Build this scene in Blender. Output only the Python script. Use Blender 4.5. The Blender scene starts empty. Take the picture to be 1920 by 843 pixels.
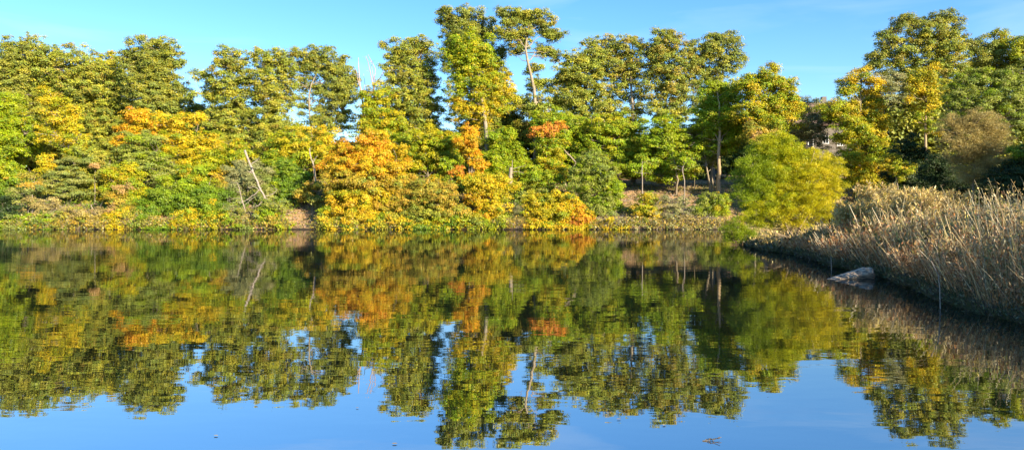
import bpy, math, random
import numpy as np
from mathutils import Vector

R = np.random.RandomState(7)
random.seed(7)
F = 1387.0; CX = 960.0; HZ = 401.0; EYE = 1.7      # photo focal length (px), centre, horizon row, eye height (m)
scene = bpy.context.scene
COL = scene.collection

# ------------------------------------------------------------------ helpers
def px(x, y, d):
    """world point seen at photo pixel x,y when it stands d metres away"""
    return np.array([(x-CX)/F*d, d, EYE+(HZ-y)/F*d])

def tag(o, label=None, cat=None, group=None, kind=None):
    if label: o['label'] = label
    if cat: o['category'] = cat
    if group: o['group'] = group
    if kind: o['kind'] = kind
    return o

def empty(name, loc):
    o = bpy.data.objects.new(name, None); COL.objects.link(o)
    o.location = [float(v) for v in loc]; o.empty_display_size = 0.3
    return o

def link(name, me, mat, parent=None):
    o = bpy.data.objects.new(name, me); COL.objects.link(o)
    if mat: me.materials.append(mat)
    if parent:
        o.parent = parent
        bpy_loc = parent.location
        me.transform(__import__('mathutils').Matrix.Translation(-Vector(bpy_loc)))
    return o

def np_mesh(name, V, faces_n, loops, smooth=False, col=None):
    """V (n,3); faces_n: verts per face (int or array); loops flat vertex indices"""
    me = bpy.data.meshes.new(name)
    V = np.asarray(V, np.float32); loops = np.asarray(loops, np.int32).ravel()
    me.vertices.add(len(V)); me.vertices.foreach_set('co', V.ravel())
    me.loops.add(len(loops)); me.loops.foreach_set('vertex_index', loops)
    nf = len(loops)//faces_n
    me.polygons.add(nf)
    me.polygons.foreach_set('loop_start', np.arange(nf, dtype=np.int32)*faces_n)
    me.polygons.foreach_set('use_smooth', np.full(nf, smooth, bool))
    me.update(calc_edges=True)
    if col is not None:
        a = me.attributes.new('tint', 'FLOAT_COLOR', 'POINT')
        c = np.ones((len(V), 4), np.float32); c[:, :3] = col
        a.data.foreach_set('color', c.ravel())
    return me

class Tubes:
    """collects tapered tubes into one mesh"""
    def __init__(s): s.V = []; s.L = []; s.n = 0
    def add(s, P, r, sides=5):
        P = np.asarray(P, float); r = np.asarray(r, float); k = len(P)
        T = np.gradient(P, axis=0); T /= np.linalg.norm(T, axis=1)[:, None]+1e-9
        ref = np.array([0.13, 1, 0.21]) if abs(T[:, 2]).mean() > .6 else np.array([0.1, 0.17, 1])
        A = np.cross(T, ref); A /= np.linalg.norm(A, axis=1)[:, None]+1e-9
        B = np.cross(T, A)
        th = np.arange(sides)*2*np.pi/sides
        ring = P[:, None, :] + r[:, None, None]*(np.cos(th)[None, :, None]*A[:, None, :]+np.sin(th)[None, :, None]*B[:, None, :])
        s.V.append(ring.reshape(-1, 3))
        i = np.arange(k-1)[:, None]*sides; j = np.arange(sides)[None, :]; j2 = (j+1) % sides
        q = np.stack([i+j, i+j2, i+sides+j2, i+sides+j], -1).reshape(-1, 4)+s.n
        s.L.append(q); s.n += k*sides
    def mesh(s, name):
        return np_mesh(name, np.concatenate(s.V), 4, np.concatenate(s.L), True)

def wob(a, b, n, amp, sag=0.0):
    """wobbly path between a and b"""
    a = np.asarray(a, float); b = np.asarray(b, float)
    t = np.linspace(0, 1, n)[:, None]
    P = a+(b-a)*t
    L = np.linalg.norm(b-a)
    off = R.normal(0, amp*L, (n, 3)); off[0] = 0; off[-1] = 0
    P = P+off
    P[:, 2] += (sag*L*np.sin(np.pi*t[:, 0]))
    return P

def leaf_arrays(C, N, ln, wd, fold=0.18):
    n = len(C)
    N = N/(np.linalg.norm(N, axis=1)[:, None]+1e-9)
    rv = R.normal(0, 1, (n, 3)); T = np.cross(N, rv); T /= np.linalg.norm(T, axis=1)[:, None]+1e-9
    B = np.cross(N, T)
    ln = ln[:, None]; wd = wd[:, None]
    v0 = C-T*ln*.5; v2 = C+T*ln*.5; v1 = C+B*wd*.5+N*wd*fold+T*ln*.08; v3 = C-B*wd*.5+N*wd*fold+T*ln*.08
    return np.stack([v0, v1, v2, v3], 1).reshape(-1, 3)

def blades(C, T, ln, wd):
    """narrow blades along direction T"""
    n = len(C); rv = R.normal(0, 1, (n, 3))
    T = T/(np.linalg.norm(T, axis=1)[:, None]+1e-9)
    B = np.cross(T, rv); B /= np.linalg.norm(B, axis=1)[:, None]+1e-9
    ln = ln[:, None]; wd = wd[:, None]
    return np.stack([C, C+T*ln*.45+B*wd*.5, C+T*ln, C+T*ln*.45-B*wd*.5], 1).reshape(-1, 3)

# ------------------------------------------------------------------ materials
def new_mat(name):
    m = bpy.data.materials.new(name); m.use_nodes = True
    nt = m.node_tree; nt.nodes.clear()
    out = nt.nodes.new('ShaderNodeOutputMaterial')
    return m, nt, out

def leaf_material(name, transl=0.24, gloss=0.025):
    m, nt, out = new_mat(name); N = nt.nodes; L = nt.links
    at = N.new('ShaderNodeAttribute'); at.attribute_name = 'tint'
    d = N.new('ShaderNodeBsdfDiffuse'); t = N.new('ShaderNodeBsdfTranslucent')
    g = N.new('ShaderNodeBsdfGlossy'); g.inputs['Roughness'].default_value = .42
    g.inputs['Color'].default_value = (.9, .9, .85, 1)
    L.new(at.outputs['Color'], d.inputs['Color']); L.new(at.outputs['Color'], t.inputs['Color'])
    mx = N.new('ShaderNodeMixShader'); mx.inputs[0].default_value = transl
    L.new(d.outputs[0], mx.inputs[1]); L.new(t.outputs[0], mx.inputs[2])
    m2 = N.new('ShaderNodeMixShader'); m2.inputs[0].default_value = gloss
    L.new(mx.outputs[0], m2.inputs[1]); L.new(g.outputs[0], m2.inputs[2])
    L.new(m2.outputs[0], out.inputs[0])
    return m

def noise_mat(name, cols, scale=3, rough=.85, bump=.3, stretch=(1, 1, 1), detail=6, bscale=None):
    m, nt, out = new_mat(name); N = nt.nodes; L = nt.links
    tc = N.new('ShaderNodeTexCoord'); mp = N.new('ShaderNodeMapping'); mp.inputs['Scale'].default_value = stretch
    L.new(tc.outputs['Object'], mp.inputs[0])
    no = N.new('ShaderNodeTexNoise'); no.inputs['Scale'].default_value = scale; no.inputs['Detail'].default_value = detail
    no.inputs['Roughness'].default_value = .65
    L.new(mp.outputs[0], no.inputs['Vector'])
    cr = N.new('ShaderNodeValToRGB'); e = cr.color_ramp.elements
    k = len(cols)
    for i, c in enumerate(cols):
        p = .28+.44*i/(k-1)
        if i < 2: el = e[i]; el.position = p
        else: el = e.new(p)
        el.color = (*c, 1)
    L.new(no.outputs['Fac'], cr.inputs[0])
    p = N.new('ShaderNodeBsdfPrincipled'); p.inputs['Roughness'].default_value = rough
    p.inputs['Specular IOR Level'].default_value = .25
    L.new(cr.outputs[0], p.inputs['Base Color'])
    n2 = N.new('ShaderNodeTexNoise'); n2.inputs['Scale'].default_value = bscale or scale*3; n2.inputs['Detail'].default_value = 5
    L.new(mp.outputs[0], n2.inputs['Vector'])
    b = N.new('ShaderNodeBump'); b.inputs['Strength'].default_value = bump; b.inputs['Distance'].default_value = .05
    L.new(n2.outputs['Fac'], b.inputs['Height']); L.new(b.outputs[0], p.inputs['Normal'])
    L.new(p.outputs[0], out.inputs[0])
    return m

LEAF = leaf_material('leaf')
DRY = leaf_material('dry_stalks', .22, .05)
BARK = noise_mat('bark', [(.14, .11, .075), (.27, .22, .155), (.40, .33, .24)], 4, stretch=(3, 3, .7), bump=.6)
PALE = noise_mat('pale_bark', [(.19, .15, .10), (.32, .26, .18), (.44, .37, .27)], 5, stretch=(3, 3, .7), bump=.5)
DEAD = noise_mat('dead_wood', [(.22, .17, .13), (.38, .31, .25), (.52, .45, .37)], 6, stretch=(3, 3, .6), bump=.5)
SNAG = noise_mat('snag_wood', [(.32, .2, .15), (.45, .3, .23), (.52, .38, .3)], 4, stretch=(3, 3, .6), bump=.4)
TAN = noise_mat('tan_trunk', [(.24, .16, .09), (.40, .29, .17), (.52, .41, .26)], 5, stretch=(3, 3, .5), bump=.5)

# ------------------------------------------------------------------ terrain
XS_Y = [-400, -5, 4, 8, 11.6, 12.5, 14.8, 17.6, 20.7, 23.8, 30.6, 34.2, 40, 50, 62, 72, 84, 400]
XS_X = [7.0, 7.4, 7.6, 7.9, 8.0, 8.0, 8.5, 9.4, 10.2, 10.4, 11.9, 11.8, 12.8, 16, 19.2, 21.5, 24, 24]
def wave(x, y, s):
    return (np.sin(x*1.3/s+y*.7/s)+np.sin(y*1.9/s-x*.6/s+1.3)+.6*np.sin(x*3.1/s+2+y*2.3/s)+.5*np.sin(x*5.3/s-y*4.7/s))/3.1
def ground(x, y):
    x = np.asarray(x, float); y = np.asarray(y, float)
    dF = y-81+.5*wave(x, y*0, 2.2)+.25*wave(x, y*0, .6)
    dR = x-np.interp(y, XS_Y, XS_X)+.22*wave(x*0+3, y, 1.1)+.1*wave(x*0, y, .3)
    dN = 1.3-y+.3*wave(x, y*0, 1.7)
    f = np.interp(dF, [-6, 0, .5, 2.2, 7, 12, 25, 50, 100, 300, 1500], [-1.5, -.03, .28, .75, 2.9, 4.7, 6.6, 8.6, 11, 15, 20])
    r = np.interp(dR, [-5, 0, .35, 1.5, 10, 30, 80, 300, 1500], [-1.2, -.02, .10, .24, .5, 1.4, 4.5, 9, 15])
    n = np.interp(dN, [-5, 0, 1, 6, 60, 300], [-1.2, -.02, .06, .2, 1.2, 6])
    z = np.maximum(np.maximum(f, r), n)
    amp = np.clip(z, 0, 1.2)
    return z+amp*(.22*wave(x, y, 2.6)+.10*wave(x+9, y, .8)+.04*wave(x, y+4, .31))
def gz(x, y): return float(ground(x, y))

def axis(lo, hi, step, far):
    core = np.arange(lo, hi+1e-6, step)
    g = [step]; a = []
    v = hi
    while v < far: g.append(g[-1]*1.25); v += g[-1]; a.append(v)
    b = []; v = lo; g = step
    while v > -far: g *= 1.25; v -= g; b.append(v)
    return np.array(b[::-1]+list(core)+a)
gx = np.unique(np.concatenate([axis(-75, 70, 1.0, 2500), np.arange(5, 24, .2)]))
gy = np.unique(np.concatenate([axis(-12, 150, 1.0, 2500), np.arange(8, 40, .3), np.arange(78, 96, .33)]))
XX, YY = np.meshgrid(gx, gy)
ZZ = ground(XX, YY)
V = np.stack([XX, YY, ZZ], -1).reshape(-1, 3)
nx, ny = len(gx), len(gy)
i = (np.arange(ny-1)[:, None]*nx+np.arange(nx-1)[None, :])
q = np.stack([i, i+1, i+1+nx, i+nx], -1).reshape(-1, 4)
gm, nt, out = new_mat('ground'); N = nt.nodes; L = nt.links
tc = N.new('ShaderNodeTexCoord'); geo = N.new('ShaderNodeNewGeometry')
n1 = N.new('ShaderNodeTexNoise'); n1.inputs['Scale'].default_value = .35; n1.inputs['Detail'].default_value = 8
n2 = N.new('ShaderNodeTexNoise'); n2.inputs['Scale'].default_value = 5; n2.inputs['Detail'].default_value = 8; n2.inputs['Roughness'].default_value = .75
L.new(tc.outputs['Object'], n1.inputs[0]); L.new(tc.outputs['Object'], n2.inputs[0])
c1 = N.new('ShaderNodeValToRGB'); e = c1.color_ramp.elements
e[0].position = .35; e[0].color = (.26, .22, .06, 1); e[1].position = .62; e[1].color = (.52, .32, .17, 1)
el = e.new(.48); el.color = (.44, .29, .14, 1)
c2 = N.new('ShaderNodeValToRGB'); e = c2.color_ramp.elements
e[0].position = .3; e[0].color = (.35, .35, .35, 1); e[1].position = .68; e[1].color = (1.25, 1.2, 1.1, 1)
L.new(n1.outputs[0], c1.inputs[0]); L.new(n2.outputs[0], c2.inputs[0])
mm = N.new('ShaderNodeMix'); mm.data_type = 'RGBA'; mm.blend_type = 'MULTIPLY'; mm.inputs[0].default_value = 1
L.new(c1.outputs[0], mm.inputs[6]); L.new(c2.outputs[0], mm.inputs[7])
# wet mud in a narrow band at the waterline
sx = N.new('ShaderNodeSeparateXYZ'); L.new(geo.outputs['Position'], sx.inputs[0])
mr = N.new('ShaderNodeMapRange'); mr.inputs[1].default_value = .08; mr.inputs[2].default_value = .24
L.new(sx.outputs[2], mr.inputs[0])
m3 = N.new('ShaderNodeMix'); m3.data_type = 'RGBA'; L.new(mr.outputs[0], m3.inputs[0])
m3.inputs[6].default_value = (.045, .036, .028, 1); L.new(mm.outputs[2], m3.inputs[7])
p = N.new('ShaderNodeBsdfPrincipled'); L.new(m3.outputs[2], p.inputs['Base Color'])
mr2 = N.new('ShaderNodeMapRange'); mr2.inputs[1].default_value = .05; mr2.inputs[2].default_value = .2; mr2.inputs[3].default_value = .25; mr2.inputs[4].default_value = .95
L.new(sx.outputs[2], mr2.inputs[0]); L.new(mr2.outputs[0], p.inputs['Roughness'])
b = N.new('ShaderNodeBump'); b.inputs['Strength'].default_value = .8; b.inputs['Distance'].default_value = .12
L.new(n2.outputs[0], b.inputs['Height']); L.new(b.outputs[0], p.inputs['Normal']); L.new(p.outputs[0], out.inputs[0])
tag(link('ground', np_mesh('ground', V, 4, q, True), gm), 'leaf littered earth bank and flat marshy shore', 'ground', kind='structure')

# ------------------------------------------------------------------ water
wm, nt, out = new_mat('water'); N = nt.nodes; L = nt.links
tc = N.new('ShaderNodeTexCoord')
def nz(scale, stretch, detail=2, dist=0):
    mp = N.new('ShaderNodeMapping'); mp.inputs['Scale'].default_value = stretch; mp.inputs['Rotation'].default_value = (0, 0, .12)
    L.new(tc.outputs['Object'], mp.inputs[0])
    n = N.new('ShaderNodeTexNoise'); n.inputs['Scale'].default_value = scale; n.inputs['Detail'].default_value = detail
    n.inputs['Distortion'].default_value = dist
    L.new(mp.outputs[0], n.inputs[0]); return n.outputs[0]
def mul(a, k):
    m = N.new('ShaderNodeMath'); m.operation = 'MULTIPLY'; L.new(a, m.inputs[0])
    if isinstance(k, float): m.inputs[1].default_value = k
    else: L.new(k, m.inputs[1])
    return m.outputs[0]
def add(a, c):
    m = N.new('ShaderNodeMath'); m.operation = 'ADD'; L.new(a, m.inputs[0]); L.new(c, m.inputs[1]); return m.outputs[0]
patch = nz(.045, (1, 2.2, 1), 2)
pr = N.new('ShaderNodeMapRange'); pr.inputs[1].default_value = .38; pr.inputs[2].default_value = .66; pr.inputs[3].default_value = .45; pr.inputs[4].default_value = 1.5
L.new(patch, pr.inputs[0])
RIP = .34
h = add(mul(nz(1.6, (.55, 1.2, 1), 2, .3), .016*RIP), add(mul(nz(5.5, (.6, 1.2, 1), 2, .2), .0028*RIP), mul(nz(.35, (.5, 1, 1), 1), .03*RIP)))
h = mul(h, pr.outputs[0])
b = N.new('ShaderNodeBump'); b.inputs['Strength'].default_value = 1.0; b.inputs['Distance'].default_value = .42
L.new(h, b.inputs['Height'])
gl = N.new('ShaderNodeBsdfGlossy'); gl.inputs['Roughness'].default_value = .008; gl.inputs['Color'].default_value = (.98, .99, 1, 1)
L.new(b.outputs[0], gl.inputs['Normal'])
body = N.new('ShaderNodeBsdfDiffuse'); body.inputs['Color'].default_value = (.006, .009, .007, 1)
fr = N.new('ShaderNodeFresnel'); fr.inputs['IOR'].default_value = 11; L.new(b.outputs[0], fr.inputs['Normal'])
mx = N.new('ShaderNodeMixShader'); L.new(fr.outputs[0], mx.inputs[0]); L.new(body.outputs[0], mx.inputs[1]); L.new(gl.outputs[0], mx.inputs[2])
L.new(mx.outputs[0], out.inputs[0])
S = 2400
tag(link('water', np_mesh('water', [(-S, -S, 0), (S, -S, 0), (S, S, 0), (-S, S, 0)], 4, [0, 1, 2, 3]), wm), 'still lake surface mirroring the trees and sky', 'water', kind='structure')

# ------------------------------------------------------------------ palettes (leaf base colours, linear)
PAL = {
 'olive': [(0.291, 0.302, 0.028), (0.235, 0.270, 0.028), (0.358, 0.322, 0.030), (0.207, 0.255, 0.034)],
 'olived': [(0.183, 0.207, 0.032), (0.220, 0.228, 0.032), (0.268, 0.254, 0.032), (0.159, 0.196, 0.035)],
 'brown': [(0.270, 0.256, 0.033), (0.216, 0.233, 0.033), (0.324, 0.248, 0.033), (0.176, 0.217, 0.033)],
 'green': [(0.208, 0.301, 0.010), (0.259, 0.332, 0.011), (0.173, 0.253, 0.011)],
 'bright': [(0.234, 0.312, 0.006), (0.289, 0.347, 0.008), (0.179, 0.266, 0.008)],
 'ygreen': [(0.299, 0.322, 0.008), (0.241, 0.299, 0.010), (0.380, 0.345, 0.010), (0.184, 0.253, 0.012)],
 'yellow': [(.46, .35, .010), (.52, .36, .012), (.36, .32, .012)],
 'gold': [(.56, .38, .012), (.54, .33, .015), (.48, .38, .015), (.60, .42, .015)],
 'orange': [(.58, .32, .012), (.60, .27, .015), (.54, .35, .012)],
 'ruddy': [(.56, .20, .03), (.60, .24, .03), (.46, .16, .03)],
 'rust': [(.38, .24, .025), (.32, .24, .03), (.27, .23, .025), (.42, .28, .03)],
 'pink': [(.42, .26, .09), (.36, .24, .09)],
 'sage': [(0.213, 0.242, 0.042), (0.250, 0.264, 0.045), (0.175, 0.220, 0.042)],
 'sagedk': [(0.198, 0.227, 0.051), (0.264, 0.265, 0.056), (0.165, 0.208, 0.046)],
 'pale':   [(.27, .27, .10), (.23, .24, .09), (.31, .28, .12)],
 'dark':   [(.030, .055, .012), (.040, .065, .014), (.028, .05, .015)],
 'deep': [(0.132, 0.209, 0.010), (0.185, 0.251, 0.013), (0.105, 0.178, 0.013)],
 'bronze': [(.32, .25, .08), (.28, .22, .07), (.36, .28, .09)],
 'willow': [(0.344, 0.358, 0.008), (0.434, 0.413, 0.008), (0.254, 0.303, 0.010)],
 'willow_shade': [(0.193, 0.262, 0.008), (0.245, 0.308, 0.010), (0.158, 0.216, 0.010)],  # darker leaves: shade on the willow's left side put into the colour
 'willow_sun': [(.42, .38, .008), (.36, .35, .010), (.50, .42, .012)],  # yellower leaves: sunlight on the willow's right side painted in
}
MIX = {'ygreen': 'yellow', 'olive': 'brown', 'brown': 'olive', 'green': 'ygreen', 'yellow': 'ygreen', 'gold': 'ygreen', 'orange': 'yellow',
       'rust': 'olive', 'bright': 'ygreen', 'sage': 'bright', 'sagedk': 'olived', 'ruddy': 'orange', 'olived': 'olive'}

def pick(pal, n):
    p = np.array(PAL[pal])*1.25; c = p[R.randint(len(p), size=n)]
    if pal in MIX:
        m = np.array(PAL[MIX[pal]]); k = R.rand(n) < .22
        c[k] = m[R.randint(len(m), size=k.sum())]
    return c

GROUP = 'trees and bushes on the wooded banks'
NLEAF = 0
def plant(kind, label, cat, bx, d, lobes, pal='olive', dens=1.0, leaf=1.0, trunk=None, tr=1.0, bark=None, clump=1.0, limbs=.45,
          narrow=False, droop=0.0, lean=0, twig=0.0, group=GROUP, flat=.62, ztop=.82, base=None, thick=.78, stems=1, grow=None):
    """one tree or bush: empty > trunk, branches, crown. lobes = (photo cx, cy, rx, ry[, palette[, density]])"""
    global NLEAF
    bark = bark or BARK
    if 82.4 < d < 86: d = 82+(d-82.5)*.75
    if grow is None: grow = 1.37 if d > 99 else 1.32 if d > 80 else (1.22 if d > 58 else 1.12)
    X0 = (bx-CX)/F*d if base is None else base[0]
    Y0 = d if base is None else base[1]
    g0 = gz(X0, Y0)
    root = empty(kind, (X0, Y0, g0))
    tag(root, label, cat, group)
    lobes = list(lobes)
    if d > 75 and len(lobes) > 4:
        for lb in [lobes[R.randint(len(lobes))] for _ in range(len(lobes)//2+2)]:
            a = R.uniform(0, 6.28)
            lobes.append((lb[0]+1.25*lb[2]*math.cos(a), lb[1]-1.15*lb[3]*abs(math.sin(a)), R.uniform(7, 13), R.uniform(5, 9), lb[4] if len(lb) > 4 else None, .9))
    s = d/95.0                                   # leaf and clump size follows what is legible
    cr = .64*clump*(s if s < .8 else 1.0)        # clump radius
    lobw = []
    for lb in lobes:
        c = px(lb[0], lb[1], d); rx = lb[2]*grow*1.0/F*d; rz = lb[3]*(1+(grow-1)*.7)/F*d
        c[1] += R.uniform(-.5, .5)*s
        lobw.append((c, rx, min(max(rx*thick, .5), 4.2), rz, lb[4] if len(lb) > 4 and lb[4] else pal, lb[5] if len(lb) > 5 else 1.0))
    Vs = []; Cs = []; clumps = []
    for (c, rx, ry, rz, pl, dn) in lobw:
        e = .88
        ix, iy, iz = rx*e, ry*e, rz*e
        area = math.pi*rx*rz
        n = max(4, int(4.0*dens*dn*area/(math.pi*cr*cr*.8)))
        u = R.normal(0, 1, (n, 3)); u /= np.linalg.norm(u, axis=1)[:, None]
        flip = (u[:, 1] > 0) & (R.rand(n) < .35); u[flip, 1] *= -1
        rad = R.rand(n)**.42*R.uniform(.80, 1.20, n)
        P = c+u*rad[:, None]*np.array([ix, iy, iz])
        crr = cr*R.uniform(.55, 1.35, n)
        cc = pick(pl, n)*R.uniform(.8, 1.22, (n, 1))
        for k in range(n): clumps.append((P[k], crr[k], u[k], cc[k], pl, dn))
    CP = np.array([k[0] for k in clumps]); CR = np.array([k[1] for k in clumps]); CU = np.array([k[2] for k in clumps]); CC = np.array([k[3] for k in clumps])
    ls = .158*leaf*(s if s < .8 else min(s, 1.1))
    per = np.maximum(8, (36.0*dens**.3*(CR/ls)**2*.24)).astype(int)
    idx = np.repeat(np.arange(len(clumps)), per); n = len(idx)
    v = R.normal(0, 1, (n, 3)); v /= np.linalg.norm(v, axis=1)[:, None]
    v[:, 2] = np.where((v[:, 2] < 0) & (R.rand(n) < .5), -v[:, 2], v[:, 2])
    rr = R.rand(n)**.5*R.uniform(.7, 1.25, n)
    off = v*(rr*CR[idx])[:, None]; off[:, 2] *= flat
    # leaves thin towards the edge of a clump; clumps droop slightly outwards
    off[:, 2] -= .18*(off[:, 0]**2+off[:, 1]**2)/np.maximum(CR[idx], .1)
    C = CP[idx]+off
    Nn = v*.55+CU[idx]*.35+np.array([.12, -.28, .55])+R.normal(0, .48, (n, 3))
    col = CC[idx]*R.uniform(.72, 1.30, (n, 1))
    j = R.rand(n) < .18
    if len(lobw[0]) and pal in MIX:
        col[j] = pick(MIX[pal], j.sum())
    gzv = ground(C[:, 0], C[:, 1])
    keep = C[:, 2] > gzv+.05
    C = C[keep]; Nn = Nn[keep]; col = col[keep]; n = len(C)
    if narrow:
        T = np.stack([R.normal(0, .5, n), R.normal(0, .5, n), R.normal(.35-droop, .55, n)], 1)+CU[idx][keep]*.35
        Vl = blades(C, T, ls*R.uniform(1.0, 2.0, n), ls*R.uniform(.16, .30, n)*(1.0 if narrow is True else narrow))
    else:
        l = ls*R.uniform(.6, 1.35, n); Vl = leaf_arrays(C, Nn, l, l*R.uniform(.6, .95, n))
    NLEAF += n
    me = np_mesh('crown', Vl, 4, np.arange(n*4), False, np.repeat(col, 4, 0))
    link('crown', me, LEAF, root)
    # wood
    top = max(lobw, key=lambda k: k[0][2]+k[3]); ztp = top[0][2]+top[3]*.55
    tallz = ztp-g0
    TT = Tubes(); BB = Tubes()
    r0 = tr*max(.05, .0125*tallz*1.25)
    base_p = np.array([X0, Y0, g0-.15])
    if trunk:                                      # photo pixels of the trunk's course
        pts = [base_p]+[px(a, b_, d-(1.5 if d > 80 else 0)) for a, b_ in trunk]+([np.array([top[0][0], top[0][1], ztp])] if ztop else [])
    else:
        mid = base_p*.5+np.array([top[0][0], top[0][1], ztp])*.5; mid[0] = X0*.7+top[0][0]*.3+R.normal(0, .012*tallz)
        pts = [base_p, mid, np.array([top[0][0], top[0][1], ztp])]
    # resample
    pts = np.array(pts); seg = np.r_[0, np.cumsum(np.linalg.norm(np.diff(pts, axis=0), axis=1))]
    m = 14; tt = np.linspace(0, seg[-1], m)
    TP = np.stack([np.interp(tt, seg, pts[:, k]) for k in range(3)], 1)
    TP[1:-1, :2] += R.normal(0, .003*tallz, (m-2, 2))
    rad = r0*(1-.86*np.linspace(0, 1, m)); rad[0] *= 1.35
    TT.add(TP, rad, 8)
    for q_ in range(stems-1):
        a = R.uniform(0, 6.28); e_ = np.array([X0+math.cos(a)*.18*tallz, Y0+math.sin(a)*.15*tallz, g0+tallz*R.uniform(.6, .95)])
        TT.add(wob(base_p+R.normal(0, .08*s, 3)*[1, 1, 0], e_, 8, .02), r0*.75*np.linspace(1, .25, 8), 6)
    lobepath = []
    for (c, rx, ry, rz, pl, dn) in lobw:
        zt = max(g0+.15*tallz, c[2]-rz*.9-.12*abs(c[0]-X0))
        k = int(np.argmin(abs(TP[:, 2]-zt))); k = min(max(k, 1), m-3)
        end = c+np.array([0, 0, rz*.45])
        Pp = wob(TP[k], end, 7, .025, .05)
        BB.add(Pp, rad[k]*.62*np.linspace(1, .22, 7), 5)
        lobepath.append(Pp)
    AP = np.concatenate(lobepath+[TP[4:]])
    sel = np.where(R.rand(len(clumps)) < min(limbs+twig, 1))[0]
    for k in sel:
        dd = np.linalg.norm(AP-CP[k], axis=1)+2.2*np.maximum(AP[:, 2]-CP[k][2]+.2, 0)
        a = AP[int(np.argmin(dd))]
        L_ = np.linalg.norm(CP[k]-a)
        if L_ < .25*s: continue
        BB.add(wob(a, CP[k]+CU[k]*CR[k]*.4, 5, .05, .03), np.linspace(1, .25, 5)*min(.012*L_+.012*s+.010, r0*.5), 4)
    if twig > 0:
        for k in range(int(twig*90)):
            q0 = R.randint(len(clumps)); a = CP[q0]; dv = R.normal(0, .6, 3)+np.array([0, -.1, .7]); dv /= np.linalg.norm(dv)
            BB.add(wob(a, a+dv*R.uniform(.5, 1.4)*s, 4, .08), np.linspace(.02, .006, 4)*s, 3)
    link('trunk', TT.mesh('trunk'), bark, root)
    if BB.n: link('branches', BB.mesh('branches'), bark if bark is not BARK else BARK, root)
    return root

def bare(kind, label, cat, d, paths, mat, group=None, bits=0, bitlen=.6):
    """dead wood: list of (photo points, base radius m, tip radius m); first path is the trunk"""
    a = px(*paths[0][0][0], d); root = empty(kind, (a[0], d, a[2]))
    tag(root, label, cat, group)
    TT = Tubes(); BB = Tubes()
    for q_, (pts, r0, r1) in enumerate(paths):
        P = np.array([px(x, y, d+(0 if q_ == 0 else R.uniform(-.4, .4)*d/90)) for x, y in pts])
        P[:, 1] = np.linspace(d, P[-1, 1], len(P))
        seg = np.r_[0, np.cumsum(np.linalg.norm(np.diff(P, axis=0), axis=1))]
        m = max(6, len(P)*3); tt = np.linspace(0, seg[-1], m)
        P = np.stack([np.interp(tt, seg, P[:, k]) for k in range(3)], 1)
        P[1:] += R.normal(0, .006*seg[-1], (m-1, 3))
        (TT if True else BB).add(P, np.linspace(r0, r1, m), 8 if q_ == 0 else 5)
        if bits:
            for k in range(bits):
                j = R.randint(m//3, m); dv = R.normal(0, 1, 3); dv[2] = abs(dv[2])*.6-.15; dv /= np.linalg.norm(dv)
                TT.add(wob(P[j], P[j]+dv*bitlen*R.uniform(.4, 1.3), 5, .08), np.linspace(max(r1*.9, .012*d/90), .006*d/90, 5), 3)
    link('trunk', TT.mesh('trunk'), mat, root)
    if BB.n: link('branches', BB.mesh('branches'), mat, root)
    return root

# ---- back row of tall trees (left to right)
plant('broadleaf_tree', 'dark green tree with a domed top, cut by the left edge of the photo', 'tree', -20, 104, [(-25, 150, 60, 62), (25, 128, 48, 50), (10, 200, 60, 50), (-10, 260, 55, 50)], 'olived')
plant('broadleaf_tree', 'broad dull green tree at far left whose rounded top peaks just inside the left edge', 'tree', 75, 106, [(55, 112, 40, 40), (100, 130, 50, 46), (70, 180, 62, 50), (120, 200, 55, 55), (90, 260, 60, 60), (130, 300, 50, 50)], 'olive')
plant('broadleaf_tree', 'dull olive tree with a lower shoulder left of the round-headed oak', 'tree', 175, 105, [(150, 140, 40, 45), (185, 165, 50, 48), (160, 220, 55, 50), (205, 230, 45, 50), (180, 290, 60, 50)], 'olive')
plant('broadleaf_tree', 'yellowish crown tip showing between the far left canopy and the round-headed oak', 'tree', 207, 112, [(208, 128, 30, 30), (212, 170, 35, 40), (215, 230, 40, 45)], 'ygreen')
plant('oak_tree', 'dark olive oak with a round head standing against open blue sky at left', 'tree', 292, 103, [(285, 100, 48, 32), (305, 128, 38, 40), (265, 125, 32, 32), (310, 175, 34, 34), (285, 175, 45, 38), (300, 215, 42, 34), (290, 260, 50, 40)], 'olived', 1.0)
plant('broadleaf_tree', 'low greenish tree filling the notch of sky right of the round-headed oak', 'tree', 385, 108, [(362, 215, 28, 30), (395, 235, 40, 35), (350, 270, 45, 45), (400, 290, 45, 45)], 'olive', .8)
plant('oak_tree', 'ragged olive tree with side branches poking left into the sky notch', 'tree', 440, 101, [(430, 112, 27, 25), (432, 150, 36, 30), (378, 145, 18, 8, None, .8), (375, 178, 22, 9, None, .7), (400, 175, 24, 18, None, .7), (440, 190, 45, 34), (412, 230, 42, 34), (450, 250, 48, 42), (430, 290, 50, 34)], 'olive', .9, bark=PALE)
plant('broadleaf_tree', 'yellow-green tree with a flat-topped crown left of the dark airy tree', 'tree', 510, 100, [(500, 110, 34, 22), (530, 122, 28, 28), (495, 155, 32, 28), (520, 180, 38, 40), (500, 225, 40, 34), (525, 260, 42, 36), (500, 295, 45, 34)], 'olive', .88, bark=PALE)
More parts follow.
